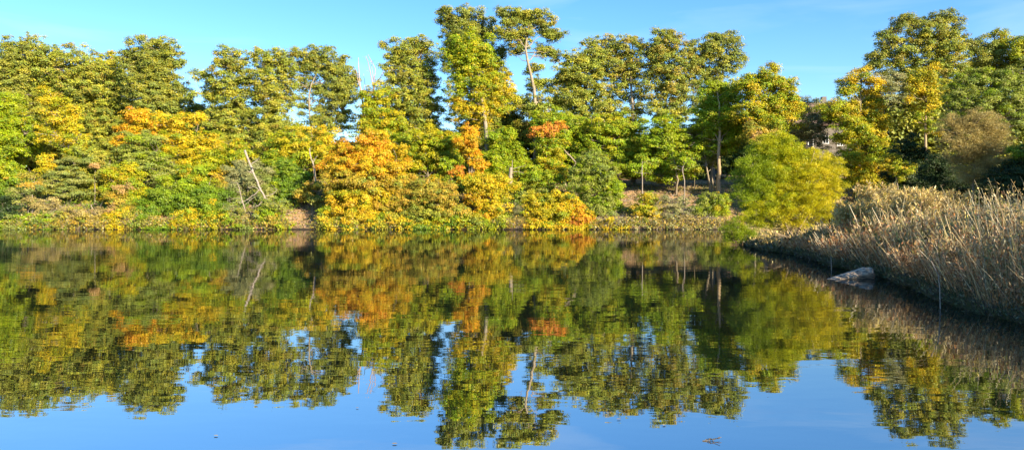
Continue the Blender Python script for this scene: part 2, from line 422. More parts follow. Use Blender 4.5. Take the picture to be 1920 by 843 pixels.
plant('broadleaf_tree', 'dark blue-green airy tree with a pale trunk and sky showing through its crown', 'tree', 590, 102, [(580, 112, 30, 22), (610, 122, 30, 28), (568, 145, 22, 26, None, .8), (640, 142, 28, 24), (630, 180, 36, 30), (650, 165, 20, 20), (600, 165, 26, 24, None, .4), (580, 195, 26, 26, None, .35), (610, 225, 34, 20, None, .6), (640, 220, 26, 22, None, .8), (590, 265, 45, 35, 'olive')], 'olived', .95, trunk=[(590, 320), (582, 240), (578, 170)], bark=PALE, tr=.65)
plant('broadleaf_tree', 'tall olive tree with a loose top just right of the bare forked snag', 'tree', 775, 101, [(755, 95, 28, 24), (790, 85, 24, 18), (745, 125, 28, 26, None, .8), (785, 125, 38, 34), (765, 165, 44, 34), (800, 180, 32, 40), (740, 195, 38, 30), (780, 225, 48, 40), (740, 250, 45, 32)], 'olive', .85)
plant('broadleaf_tree', 'yellow-green tree below and behind the bare forked snag', 'tree', 705, 98, [(705, 180, 30, 22), (700, 215, 34, 30), (725, 235, 36, 30), (690, 245, 30, 26)], 'ygreen', .95)
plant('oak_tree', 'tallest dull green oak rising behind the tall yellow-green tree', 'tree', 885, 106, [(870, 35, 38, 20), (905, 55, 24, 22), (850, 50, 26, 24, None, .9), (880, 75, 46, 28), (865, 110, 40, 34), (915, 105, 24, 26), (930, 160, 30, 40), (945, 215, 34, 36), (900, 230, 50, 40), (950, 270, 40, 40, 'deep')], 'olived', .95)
plant('broadleaf_tree', 'tall bright yellow-green tree in the middle with golden leaves and pale trunks', 'tree', 910, 97, [(885, 85, 38, 26, 'bright'), (870, 120, 30, 26, 'bright'), (905, 125, 34, 26, 'ygreen'), (865, 160, 24, 24, 'bright'), (900, 165, 44, 28, 'ygreen'), (935, 165, 30, 30, 'yellow'), (860, 200, 20, 26, 'yellow', .9), (895, 205, 36, 22, 'yellow'), (940, 195, 26, 24, 'ygreen'), (905, 228, 20, 14, 'yellow', .6)], 'ygreen', 1.0, trunk=[(912, 320), (913, 260), (905, 200)], bark=PALE, tr=1.2)
plant('broadleaf_tree', 'slender airy tree with a forked pale trunk and wide open crown, beside the tallest oak', 'tree', 1002, 102, [(960, 35, 22, 14, None, .8), (995, 28, 28, 14, None, .8), (955, 62, 22, 16, None, .8), (990, 62, 24, 20, None, .6), (1025, 45, 20, 14, None, .8), (1040, 70, 18, 12, None, .8), (975, 90, 22, 12, None, .6), (1020, 95, 22, 12, None, .6), (1000, 130, 18, 14, None, .5), (1015, 160, 26, 16, None, .8), (985, 195, 16, 20, None, .6), (1015, 205, 28, 22, None, .8), (990, 245, 30, 20)], 'olive', 1.35, trunk=[(1004, 330), (1005, 240), (1002, 160), (984, 100)], bark=PALE, tr=1.05, limbs=.7)
plant('broadleaf_tree', 'rounded olive tree right of the slender airy tree', 'tree', 1090, 102, [(1050, 112, 20, 12, None, .8), (1065, 140, 26, 24), (1105, 110, 30, 26), (1095, 150, 44, 32), (1070, 185, 34, 30), (1125, 190, 40, 36), (1080, 225, 44, 30), (1120, 250, 44, 30), (1075, 265, 40, 34)], 'olive', .95)
plant('broadleaf_tree', 'brownish olive tree with a crooked limb and pale trunk seen against sky gaps', 'tree', 1187, 103, [(1140, 95, 30, 20), (1172, 92, 26, 18), (1150, 125, 42, 26), (1180, 130, 26, 28, None, .7), (1165, 165, 30, 26, None, .6), (1190, 190, 22, 30, None, .35), (1165, 225, 35, 25)], 'brown', .9, trunk=[(1190, 330), (1188, 240), (1183, 160)], bark=PALE)
plant('broadleaf_tree', 'brown-tinged tall tree with a bumpy top, left of the last airy tree', 'tree', 1245, 101, [(1235, 78, 28, 18), (1262, 90, 30, 22), (1222, 105, 28, 24), (1250, 125, 42, 30), (1230, 165, 34, 30, None, .75), (1270, 165, 32, 30), (1240, 205, 40, 24, 'olive', .7), (1270, 215, 30, 18, 'olive', .6)], 'brown', .9, bark=PALE, limbs=.5)
plant('broadleaf_tree', 'airy dull green tree, last tall one before the orange-tinged maple', 'tree', 1335, 102, [(1350, 78, 24, 18, None, .8), (1325, 92, 30, 22), (1370, 100, 22, 18, None, .8), (1345, 125, 40, 26), (1305, 130, 28, 30, 'brown'), (1340, 165, 44, 26, None, .75), (1300, 190, 34, 24, None, .55), (1350, 200, 34, 28)], 'olived', .9, bark=PALE, limbs=.5)
# ---- right hand high group
plant('oak_tree', 'big olive-green oak with a knobbly crown, the tallest tree at right', 'tree', 1740, 89, [(1690, 48, 26, 18, 'olived'), (1770, 35, 30, 15, 'olived'), (1790, 52, 18, 16, 'olived'), (1665, 75, 24, 18), (1735, 62, 34, 24), (1650, 108, 18, 16, 'olived'), (1690, 100, 34, 24), (1760, 95, 44, 30), (1640, 122, 20, 10, 'olived'), (1710, 135, 50, 26), (1775, 135, 38, 30), (1720, 175, 50, 34), (1770, 185, 40, 36), (1700, 220, 45, 34, 'olived')], 'olive', .95)
plant('broadleaf_tree', 'dark yellow-green tree with a flat bumpy top right of the tallest right oak', 'tree', 1855, 90, [(1840, 88, 26, 18), (1875, 85, 26, 20, 'ygreen'), (1860, 115, 44, 24), (1835, 135, 34, 30), (1880, 140, 34, 26)], 'olived', 1)
plant('broadleaf_tree', 'dark tree cut by the right edge above the pale round crown', 'tree', 1930, 87, [(1915, 95, 26, 26, 'ygreen'), (1945, 110, 40, 50), (1925, 150, 36, 34), (1940, 210, 40, 40)], 'olived', 1)
plant('locust_tree', 'pale green round-crowned tree at right with whitish branches showing', 'tree', 1850, 70, [(1820, 155, 34, 24), (1860, 150, 40, 26), (1895, 170, 34, 34), (1800, 190, 34, 34), (1850, 195, 56, 34), (1900, 215, 36, 30), (1790, 240, 30, 32)], 'sage', 1, leaf=.85, bark=DEAD, limbs=.6)
plant('maple_tree', 'slim yellow-gold maple with a pale trunk in front of the tallest right oak', 'tree', 1738, 80, [(1738, 142, 22, 16), (1722, 165, 24, 18), (1750, 170, 24, 20), (1735, 198, 32, 16, 'yellow'), (1725, 225, 24, 12, 'ygreen', .7), (1745, 245, 20, 10, 'ygreen', .5)], 'yellow', .85, trunk=[(1738, 330), (1735, 250), (1736, 190)], bark=TAN, clump=.8)
plant('locust_tree', 'feathery pale grey-green tree between the orange-tipped tree and the tallest right oak', 'tree', 1672, 87, [(1665, 150, 28, 16), (1690, 165, 24, 18), (1655, 180, 22, 16, None, .8), (1680, 200, 28, 20, None, .8), (1668, 232, 26, 20, None, .7), (1690, 255, 26, 20, 'sagedk')], 'pale', .8, leaf=.8, bark=DEAD, flat=.4, limbs=.6)
plant('maple_tree', 'yellow maple with orange tips on the right of the distant house', 'tree', 1612, 84, [(1610, 148, 26, 14, 'gold'), (1590, 165, 18, 18, 'ygreen'), (1632, 168, 22, 20, 'gold'), (1570, 205, 30, 26, 'ygreen'), (1640, 200, 18, 22, 'gold', .9), (1590, 240, 38, 28, 'ygreen'), (1632, 245, 30, 30, 'yellow'), (1610, 285, 46, 30, 'ygreen'), (1635, 320, 40, 30, 'yellow'), (1580, 320, 36, 30, 'ygreen'), (1640, 355, 36, 22, 'ygreen')], 'ygreen', .95)
plant('bush', 'yellow leaved sapling in front of dark trees behind the tall plume grass', 'bush', 1688, 74, [(1672, 305, 22, 20, 'yellow'), (1690, 320, 24, 18, 'ygreen')], 'ygreen', .9, clump=.8)
plant('evergreen_tree', 'dark evergreen between the yellow maple and the bronze willow', 'tree', 1705, 76, [(1700, 290, 36, 34), (1690, 330, 40, 30), (1735, 330, 40, 40), (1720, 365, 50, 30)], 'dark', 1.1)
plant('willow_bush', 'bronze round-topped willow in the shade at right, lit only on top', 'tree', 1820, 52, [(1790, 235, 34, 26), (1830, 232, 44, 26), (1865, 250, 30, 26), (1800, 270, 46, 36), (1850, 285, 48, 38), (1830, 320, 50, 34)], 'bronze', 1.15, narrow=True, leaf=1.1, droop=.3)
plant('evergreen_tree', 'dark shaded evergreen under the bronze willow', 'tree', 1790, 57, [(1770, 320, 40, 40), (1790, 360, 50, 30), (1840, 360, 50, 34)], 'dark', 1.1)
plant('evergreen_tree', 'dark evergreen against the right edge of the photo', 'tree', 1910, 50, [(1918, 285, 26, 24, 'deep'), (1925, 315, 40, 34), (1890, 345, 50, 40), (1940, 340, 50, 50)], 'dark', 1.1)
# ---- middle row
plant('maple_tree', 'yellow-green maple on a straight tan trunk standing on the open bank', 'tree', 1348, 90, [(1345, 170, 28, 22), (1365, 190, 26, 22), (1330, 200, 26, 22), (1350, 225, 42, 24), (1325, 245, 24, 20), (1372, 250, 26, 24), (1345, 272, 40, 18)], 'bright', 1, trunk=[(1348, 300), (1349, 240), (1348, 190)], bark=TAN, tr=1.25)
plant('maple_tree', 'full round maple with orange-flecked top beside the gap with the distant house', 'tree', 1435, 86, [(1430, 148, 36, 20), (1460, 165, 30, 22), (1405, 170, 26, 24), (1440, 190, 48, 26), (1475, 205, 24, 24), (1410, 215, 36, 26), (1455, 230, 38, 22), (1420, 250, 34, 20, 'rust', .7)], 'ygreen', 1.05)
plant('bush', 'reddish vine-clad stems under the round orange-flecked maple', 'bush', 1418, 84, [(1410, 245, 12, 22, 'rust'), (1425, 270, 14, 24, 'pink', .8)], 'rust', .8, clump=.7)
plant('bare_tree', 'thinly leaved brown-grey tree in front of the distant house', 'tree', 1518, 89, [(1515, 200, 24, 20, None, .7), (1535, 222, 26, 24, None, .9), (1505, 240, 30, 26, None, .9), (1525, 262, 34, 22, None, .6), (1560, 215, 16, 20, None, .8)], 'pale', .8, leaf=.8, bark=DEAD, limbs=.9, twig=1.2)
plant('maple_tree', 'deep green spreading tree over the shaded part of the bank', 'tree', 1160, 95, [(1140, 235, 44, 22, 'ygreen'), (1170, 255, 50, 26), (1125, 275, 36, 24), (1185, 290, 44, 26), (1150, 300, 40, 24), (1180, 318, 40, 14), (1215, 270, 24, 24)], 'green', 1.1, trunk=[(1160, 330), (1158, 280)], flat=.5)
plant('maple_tree', 'bright green maple hanging low over the open bank, centre of the slope', 'tree', 1268, 91, [(1250, 235, 26, 22), (1262, 258, 28, 22), (1235, 272, 30, 22), (1260, 292, 34, 22), (1225, 310, 30, 16), (1262, 322, 36, 16), (1238, 335, 24, 8)], 'bright', 1.1, trunk=[(1270, 335), (1262, 290)], bark=PALE, flat=.5)
plant('young_tree', 'thin pale-trunked sapling left of centre on the open bank', 'tree', 1204, 89, [(1205, 305, 22, 14), (1195, 318, 20, 10)], 'green', .9, trunk=[(1204, 330), (1204, 312)], bark=DEAD, tr=1.2)
plant('young_tree', 'thin curved sapling with pale stem right of the low-hanging green maple', 'tree', 1282, 88, [(1280, 308, 22, 12), (1290, 298, 16, 14)], 'green', .9, trunk=[(1284, 340), (1279, 320)], bark=DEAD, tr=1.0)
plant('locust_tree', 'grey-green layered tree on two thin leaning trunks between green and yellow maples', 'tree', 1333, 92, [(1295, 262, 24, 12), (1318, 280, 24, 12), (1300, 298, 28, 12), (1335, 300, 30, 14), (1300, 240, 22, 12, 'sagedk')], 'sagedk', .9, trunk=[(1326, 320), (1322, 290)], bark=PALE, flat=.4, leaf=.85, stems=2)
plant('young_tree', 'thin straight sapling standing between the curved sapling and the twin leaning trunks', 'tree', 1302, 93, [(1300, 320, 16, 8), (1302, 305, 14, 10)], 'sagedk', .7, trunk=[(1302, 335), (1301, 315)], bark=PALE, tr=1.0)
plant('oak_tree', 'dark green oak filling the wood behind the red-orange branch', 'tree', 1060, 97, [(1030, 225, 36, 26), (1065, 240, 40, 26), (1045, 275, 44, 28), (1085, 285, 30, 28), (1060, 310, 40, 22), (1030, 310, 30, 24)], 'green', 1.05)
plant('maple_tree', 'small tree with red-orange leaves halfway up in the middle of the wood', 'tree', 1028, 91, [(1018, 250, 24, 12, 'ruddy'), (1032, 238, 14, 10, 'ruddy'), (1045, 270, 22, 16, 'green'), (1035, 300, 26, 20, 'ygreen'), (1050, 325, 26, 14, 'gold', .7)], 'ygreen', .95, clump=.85)
plant('broadleaf_tree', 'fresh green tree right of the small orange tree at the wood centre', 'tree', 940, 93, [(935, 262, 26, 20), (955, 285, 32, 24), (930, 300, 30, 24), (960, 315, 34, 20), (935, 330, 34, 18, 'bright')], 'bright', 1.05)
plant('maple_tree', 'small upright orange tree below the tall yellow-green one', 'tree', 882, 90, [(880, 248, 20, 14), (875, 270, 24, 16), (890, 292, 18, 16), (900, 310, 14, 14)], 'orange', 1.0, clump=.85)
plant('broadleaf_tree', 'yellow-green tree standing directly left of the small upright orange tree', 'tree', 805, 94, [(790, 262, 40, 26), (830, 275, 30, 26, 'green'), (800, 300, 44, 20), (770, 300, 30, 24), (840, 300, 24, 24, 'green')], 'ygreen', 1.0)
plant('broadleaf_tree', 'mid-height dark green tree above the right shoulder of the big orange maple', 'tree', 745, 96, [(735, 270, 34, 24), (760, 290, 34, 26), (730, 300, 30, 20), (840, 320, 40, 16, 'deep')], 'green', 1)
plant('broadleaf_tree', 'green-gold canopy between the dead leaning trunk and the big orange maple', 'tree', 560, 92, [(545, 262, 32, 20, 'ygreen'), (585, 275, 30, 20, 'yellow', .8), (560, 290, 34, 20, 'ygreen'), (520, 285, 26, 20, 'green'), (530, 300, 30, 20, 'green'), (600, 250, 30, 16, 'gold', .6), (600, 290, 30, 26, 'ygreen')], 'ygreen', .9)
plant('broadleaf_tree', 'bright green tree cut by the left edge halfway up the wood', 'tree', 10, 95, [(10, 200, 34, 22), (30, 235, 32, 28), (-5, 240, 34, 30), (20, 275, 44, 28), (-5, 300, 40, 26)], 'bright', 1.05)
plant('birch_tree', 'sparse golden tree with fine pale branches in the left part of the wood', 'tree', 138, 93, [(100, 188, 22, 16), (125, 200, 20, 16), (110, 225, 30, 22), (145, 225, 18, 20, None, .8), (100, 252, 30, 18), (135, 262, 34, 20, None, .7)], 'yellow', .72, bark=DEAD, limbs=.9, tr=.7)
plant('maple_tree', 'orange maple with a flat-topped crown in the left wood', 'tree', 262, 93, [(262, 220, 28, 14), (285, 235, 24, 16), (250, 245, 24, 16), (300, 225, 26, 14, 'gold'), (240, 272, 18, 9)], 'orange', 1, clump=.85)
plant('maple_tree', 'yellow-gold maple, right of the orange flat-topped maple', 'tree', 350, 92, [(330, 235, 26, 16, 'gold'), (355, 230, 26, 14), (345, 262, 40, 22), (375, 275, 30, 22, 'yellow'), (340, 290, 34, 20, 'yellow'), (385, 300, 28, 20, 'ygreen')], 'gold', 1)
plant('broadleaf_tree', 'yellow-green tree above the leaning dead trunk', 'tree', 455, 94, [(440, 285, 34, 22), (475, 300, 30, 20), (420, 305, 28, 22), (495, 320, 26, 22, 'sage')], 'ygreen', .95)
# ---- lower trees and bushes, left bank
plant('locust_tree', 'pale sage tree with layered foliage under the orange maple', 'tree', 278, 89, [(275, 265, 34, 14), (255, 285, 28, 16), (295, 295, 30, 18), (270, 312, 40, 18), (305, 325, 30, 20, 'sagedk')], 'sage', 1, leaf=.85, flat=.45)
plant('maple_tree', 'small golden tree low in the left wood beside grey-green branches', 'tree', 88, 90, [(85, 300, 16, 12, 'gold'), (92, 318, 22, 14), (150, 285, 22, 10, 'ygreen')], 'yellow', .9, clump=.8)
plant('broadleaf_tree', 'mid-green bushy tree low at the left edge', 'tree', 18, 90, [(15, 325, 34, 22, 'ygreen'), (-5, 345, 34, 24), (35, 345, 26, 26), (15, 375, 34, 24)], 'deep', 1.05)
plant('pine_tree', 'blue-green layered young pine leaning over the water at far left', 'tree', 125, 87, [(130, 305, 28, 12), (120, 325, 26, 12), (150, 335, 24, 12), (110, 345, 26, 14), (140, 360, 30, 14), (90, 355, 22, 12)], 'sagedk', .9, flat=.35, leaf=.8, bark=DEAD, limbs=.7)
plant('bush', 'brown-pink twiggy bush below the grey-green branches at far left', 'bush', 60, 85, [(60, 340, 24, 16, 'rust'), (50, 365, 26, 20, 'sagedk'), (75, 385, 30, 20, 'bronze')], 'bronze', .6, bark=DEAD, limbs=.8, twig=.8)
plant('broadleaf_tree', 'dull yellow-green tree above a fallen pale stem in the left wood', 'tree', 185, 89, [(175, 300, 34, 18, 'olive'), (200, 325, 34, 20), (170, 345, 34, 20), (205, 360, 36, 20, 'ygreen'), (150, 320, 24, 16)], 'olive', .95)
plant('bush', 'small reddish-pink bush above the fallen pale stem', 'bush', 178, 87, [(178, 311, 10, 5)], 'pink', .9, clump=.55)
plant('broadleaf_tree', 'yellow-green small tree with dark trunk left of the deep green round bush', 'tree', 240, 87, [(235, 325, 28, 18, 'ygreen'), (255, 345, 28, 18, 'ygreen'), (230, 365, 34, 22, 'green'), (265, 375, 26, 20, 'ygreen')], 'ygreen', .95)
plant('bush', 'bright yellow low bush glowing at the waterline of the left bank', 'bush', 215, 83.5, [(212, 410, 16, 10, 'yellow'), (220, 398, 14, 9, 'yellow'), (208, 392, 12, 9, 'pink', .7), (222, 420, 16, 7, 'yellow')], 'yellow', 1, clump=.6, leaf=.9)
plant('bush', 'tan-orange bush just above the bright yellow one', 'bush', 218, 85.5, [(215, 372, 22, 14, 'rust'), (235, 352, 16, 10, 'pink', .8), (240, 395, 22, 14, 'olive')], 'rust', .8, clump=.8)
plant('bush', 'dark evergreen shrub at the waterline in the left corner', 'bush', 10, 84, [(5, 390, 26, 22), (15, 410, 26, 16)], 'dark', 1.1)
plant('bush', 'light green spreading bush with tiered leaves at the water, far left', 'bush', 70, 83.5, [(60, 408, 22, 8), (85, 405, 20, 7), (68, 419, 26, 6)], 'green', .9, clump=.6, flat=.4)
plant('bush', 'leafless greyish brush overhanging the water left of the yellow bush', 'bush', 130, 84, [(120, 395, 34, 18, None, .8), (150, 405, 34, 18, None, .8), (180, 412, 26, 14, None, .7)], 'bronze', .45, bark=DEAD, limbs=.9, twig=1.5)
plant('bush', 'dark green bush on the water right of the bright yellow bush', 'bush', 290, 85, [(290, 390, 30, 20, 'deep'), (270, 400, 26, 16, 'olive'), (305, 370, 28, 20, 'deep')], 'deep', 1)
plant('broadleaf_tree', 'deep green round bushy tree beside the left bank, yellow-tinged on top', 'tree', 362, 86, [(365, 325, 30, 16, 'ygreen'), (355, 345, 40, 22, 'green'), (375, 370, 38, 22), (345, 380, 30, 24), (390, 385, 34, 24), (365, 405, 36, 14, 'green')], 'deep', 1.1)
plant('bush', 'brownish brush strip at the water below the round bushy tree', 'bush', 255, 83, [(245, 418, 24, 8), (265, 415, 22, 9)], 'bronze', .7, clump=.6, twig=1, bark=DEAD)
plant('bush', 'golden sprigs at the waterline under the deep green round tree', 'bush', 395, 83.2, [(395, 412, 14, 9), (388, 420, 12, 6)], 'yellow', .9, clump=.5)
plant('bush', 'orange-tan withered bush between the deep green tree and the pale sage tree', 'bush', 412, 87.5, [(412, 335, 14, 12), (418, 355, 12, 14)], 'rust', .8, clump=.7)
plant('broadleaf_tree', 'pale sage-yellow tree behind the leaning dead trunk', 'tree', 465, 88, [(455, 320, 30, 16), (440, 345, 24, 20), (480, 335, 30, 20), (460, 370, 34, 20, 'sagedk'), (495, 365, 28, 20, 'sagedk'), (505, 340, 20, 24, 'sage')], 'pale', .95, leaf=.85, limbs=.5)
plant('bush', 'green bush at the water below the fallen dead crown', 'bush', 500, 83.5, [(500, 400, 24, 14, 'green'), (515, 385, 22, 12, 'sagedk'), (490, 415, 22, 10, 'deep')], 'green', 1, clump=.8)
plant('bush', 'grey-brown thicket along the water below the pale sage tree', 'bush', 445, 83.2, [(430, 412, 26, 12), (465, 416, 26, 10), (440, 395, 24, 12, 'sagedk')], 'bronze', .6, clump=.7, twig=1.2, bark=DEAD)
plant('cedar_tree', 'dense dark green cedar left of the bare soil path', 'tree', 545, 88, [(540, 315, 18, 16), (555, 335, 28, 20), (530, 340, 22, 22), (545, 362, 32, 20)], 'deep', 1.25, clump=.7)
plant('bush', 'brown-yellow bush hanging over the bare soil path', 'bush', 585, 86, [(590, 350, 18, 12), (575, 365, 20, 12), (600, 375, 18, 16, 'sagedk')], 'rust', .85, clump=.8)
plant('maple_tree', 'large fiery orange maple spreading down to the water', 'tree', 690, 84.5, [(700, 262, 30, 14), (665, 280, 42, 18), (715, 285, 36, 18), (640, 305, 38, 20), (690, 312, 50, 22), (735, 318, 32, 20), (650, 340, 44, 22, 'rust'), (705, 345, 50, 22, 'rust'), (745, 350, 30, 22, 'rust'), (680, 370, 56, 22, 'gold'), (640, 372, 30, 22, 'gold'), (725, 385, 44, 24, 'rust'), (670, 400, 50, 18, 'gold'), (655, 418, 34, 9, 'gold'), (715, 410, 44, 14, 'olive')], 'orange', 1.05)
plant('bush', 'green leaved low bush left of the foot of the orange maple', 'bush', 612, 84, [(612, 395, 14, 12), (618, 410, 12, 10, 'gold')], 'green', .9, clump=.7)
plant('broadleaf_tree', 'coppery olive bush right of the orange maple, reaching the water', 'bush', 800, 84, [(795, 350, 34, 18, 'rust'), (780, 375, 38, 20, 'rust'), (825, 370, 30, 22), (800, 398, 50, 18, 'olive'), (850, 395, 34, 20, 'rust'), (780, 415, 34, 11, 'olive'), (840, 415, 40, 10, 'ygreen')], 'rust', 1, clump=.85)
plant('bush', 'orange-topped bush just under the yellow-green woodland at centre', 'bush', 855, 87, [(855, 325, 14, 8, 'ruddy'), (870, 335, 16, 10, 'orange'), (835, 338, 14, 8, 'gold'), (848, 345, 30, 16, 'deep'), (868, 352, 24, 14, 'sage'), (835, 310, 14, 12, 'bright')], 'green', 1, clump=.7)
plant('maple_tree', 'orange and yellow speckled round bush standing at the water in the centre', 'bush', 915, 84.5, [(910, 345, 26, 16, 'gold'), (935, 360, 26, 18, 'yellow'), (900, 370, 28, 20, 'orange'), (925, 390, 32, 18, 'gold'), (905, 405, 28, 16, 'orange'), (940, 410, 22, 14, 'ygreen'), (920, 338, 34, 14, 'yellow')], 'gold', 1, clump=.85)
plant('broadleaf_tree', 'light green feathery tree behind the pale broken stump', 'tree', 990, 88, [(985, 320, 30, 18, 'bright'), (1010, 335, 30, 18, 'green'), (975, 345, 26, 16, 'ygreen'), (1000, 355, 26, 16, 'sage'), (985, 370, 26, 12, 'sage')], 'bright', 1, clump=.8, leaf=.85)
plant('bush', 'tan dry bush in the gap between two golden bushes at the centre waterline', 'bush', 968, 83.5, [(970, 398, 18, 14, 'pale'), (965, 415, 20, 12, 'bronze')], 'bronze', .7, clump=.6, narrow=True, twig=.8)
plant('bush', 'long low golden-yellow bush along the water', 'bush', 1030, 83.5, [(1010, 378, 26, 14, 'yellow'), (1040, 378, 28, 14), (1000, 400, 28, 16, 'yellow'), (1035, 400, 34, 18, 'yellow'), (1060, 392, 24, 16), (1015, 418, 34, 9, 'ygreen'), (1050, 416, 24, 9)], 'gold', 1.05, clump=.8)
plant('bush', 'orange bush forming the right end of the golden shrubs at the water', 'bush', 1085, 83, [(1080, 398, 22, 16), (1095, 405, 16, 14), (1080, 415, 22, 9, 'ruddy'), (1065, 372, 16, 8, 'gold')], 'orange', 1.05, clump=.7)
plant('broadleaf_tree', 'sage green rounded tree leaning right beside the open bank', 'tree', 1115, 86, [(1110, 300, 28, 16), (1090, 322, 24, 18), (1130, 320, 30, 18), (1105, 345, 36, 20), (1140, 350, 24, 20, 'bright'), (1120, 372, 38, 20), (1150, 378, 14, 20, 'bright'), (1125, 395, 34, 14)], 'sage', 1.1, clump=.85, leaf=.85)
plant('bush', 'yellow-green leafy bush on the open slope near the water', 'bush', 1215, 84.5, [(1215, 372, 18, 12), (1205, 390, 22, 14), (1222, 400, 22, 12, 'yellow'), (1215, 412, 20, 8, 'yellow')], 'ygreen', .85, clump=.65)
plant('bush', 'thin grey-tan bush right of the yellow-green leafy bush on the slope', 'bush', 1262, 84, [(1260, 378, 26, 14), (1275, 395, 24, 14), (1250, 405, 24, 12)], 'pale', .55, clump=.7, twig=1.2, bark=DEAD, limbs=.8, leaf=.8)
plant('bush', 'mid-green bush with small leaves at the foot of the straight tan trunk', 'bush', 1330, 85, [(1330, 375, 24, 14), (1318, 392, 24, 14), (1345, 392, 24, 16, 'ygreen'), (1350, 372, 16, 10, 'ygreen')], 'sage', 1, clump=.7, leaf=.85)
plant('bush', 'brown brush tangle at the waterline under the mid-green bush', 'bush', 1295, 82.8, [(1290, 412, 26, 10), (1325, 412, 26, 10)], 'bronze', .5, clump=.6, twig=1.4, bark=DEAD, limbs=.8)
plant('bush', 'dry tan shrubs at the waterline below the sage tree', 'bush', 1160, 82.6, [(1140, 415, 24, 8, 'yellow', .6), (1165, 416, 20, 8)], 'pale', .5, clump=.55, twig=1, bark=DEAD)
# ---- willow on the near point
plant('willow_bush', 'big yellow-green willow bush standing on the near point, right of the open water', 'tree', 1492, 35, [(1455, 275, 42, 24), (1430, 295, 34, 28, 'willow_shade'), (1485, 290, 36, 24, 'willow'), (1415, 325, 40, 30, 'willow_shade'), (1460, 320, 48, 30), (1520, 305, 34, 26, 'willow_sun'), (1505, 335, 46, 32, 'willow_sun'), (1555, 320, 30, 28, 'willow_sun'), (1405, 362, 38, 28, 'willow_shade'), (1450, 370, 48, 28), (1505, 372, 46, 26, 'willow_sun'), (1555, 360, 30, 26, 'willow_sun'), (1420, 395, 34, 18, 'willow'), (1480, 398, 44, 16, 'willow_sun', .8), (1530, 392, 34, 16, 'willow_sun', .8), (1455, 258, 26, 12, 'willow', .7), (1435, 415, 30, 12, 'willow'), (1490, 418, 34, 12, 'willow_sun', .8), (1545, 408, 24, 12, 'willow_sun', .7)], 'willow', 1.5, leaf=1.0, narrow=True, trunk=[(1478, 440), (1465, 400)], stems=3, limbs=.2, tr=.8, bark=TAN, grow=1.2)
plant('willow_bush', 'small dark green willow clump touching the water left of the big willow', 'bush', 1388, 41, [(1375, 425, 28, 18), (1395, 440, 30, 18), (1405, 415, 24, 16, 'willow', .8), (1370, 445, 20, 10)], 'willow_shade', 1.2, leaf=1.0, narrow=True, stems=3)
bare('dead_branch', 'bundle of pale bare branches reaching left over the water from the big willow', 'branch', 34.5,
     [([(1500, 455), (1480, 445), (1450, 437)], .05, .02), ([(1480, 446), (1450, 446), (1422, 452)], .02, .008), ([(1478, 444), (1440, 440), (1418, 441)], .02, .007), ([(1475, 443), (1440, 430), (1420, 432)], .02, .007), ([(1490, 450), (1450, 455), (1425, 462)], .018, .007), ([(1490, 448), (1475, 425), (1470, 405)], .03, .01), ([(1492, 450), (1500, 425), (1515, 405)], .03, .01)], TAN, bits=4, bitlen=.5)

# ---- dead wood on the far bank
bare('dead_tree', 'bare pinkish forked snag poking above the canopy into the sky', 'dead tree', 100,
     [([(700, 400), (700, 250), (703, 180), (701, 160)], .28, .12), ([(701, 165), (695, 135), (686, 105)], .09, .03), ([(701, 160), (704, 130), (690, 103)], .07, .03), ([(702, 160), (712, 148), (722, 130)], .08, .03), ([(700, 150), (697, 125), (695, 112)], .05, .02)], SNAG, bits=2, bitlen=.7)
bare('dead_tree', 'single bare forked pole left of the taller pinkish snag', 'dead tree', 101,
     [([(682, 300), (680, 200), (676, 165), (672, 108)], .2, .04), ([(677, 170), (670, 150), (667, 128)], .08, .03), ([(679, 180), (684, 160), (682, 138)], .06, .02)], SNAG, bits=2, bitlen=.6)
bare('dead_tree', 'pale leaning dead trunk with its broken crown hanging over the left bank', 'dead tree', 84.6,
     [([(497, 372), (484, 345), (470, 310), (458, 282)], .09, .13), ([(488, 352), (480, 362), (462, 375), (448, 381)], .06, .03), ([(495, 370), (485, 385), (470, 390)], .06, .03), ([(497, 372), (500, 390), (492, 405), (484, 412)], .07, .03), ([(497, 370), (510, 378), (514, 390)], .05, .02), ([(495, 368), (512, 364), (520, 355)], .05, .02), ([(496, 372), (499, 395), (503, 398)], .06, .02), ([(470, 308), (480, 302), (486, 296)], .05, .02), ([(490, 360), (478, 350), (466, 352)], .04, .02)], DEAD, bits=5, bitlen=.8)
bare('dead_tree', 'thin pale dead sapling left of the leaning dead trunk', 'dead tree', 84.2,
     [([(464, 416), (456, 380), (446, 343)], .07, .03), ([(456, 393), (445, 396), (432, 408)], .04, .015), ([(452, 372), (440, 372), (428, 376)], .03, .012), ([(458, 385), (470, 376), (482, 366)], .03, .012)], DEAD, bits=5, bitlen=.7)
bare('birch_tree', 'slender white-stemmed tree rising beside the bare soil path', 'tree', 86,
     [([(597, 425), (592, 380), (591, 330), (587, 305), (579, 278)], .10, .06), ([(588, 305), (593, 294)], .05, .03), ([(589, 388), (598, 400)], .05, .02), ([(594, 400), (586, 405)], .04, .02)], DEAD, bits=3, bitlen=.7)
bare('tree_stump', 'broken cream-coloured stump with two thin side branches amid green leaves', 'stump', 86.5,
     [([(957, 345), (957, 330), (958, 314)], .26, .2), ([(960, 316), (961, 300)], .06, .03), ([(959, 318), (970, 314), (984, 311)], .05, .02), ([(960, 322), (972, 321), (982, 325)], .05, .02)], PALE, bits=1, bitlen=.5)
bare('fallen_tree', 'pale fallen stem leaning down the left bank', 'fallen trunk', 84.6, [([(187, 414), (178, 398), (170, 384)], .08, .04), ([(178, 398), (172, 402)], .03, .015)], DEAD, bits=3)
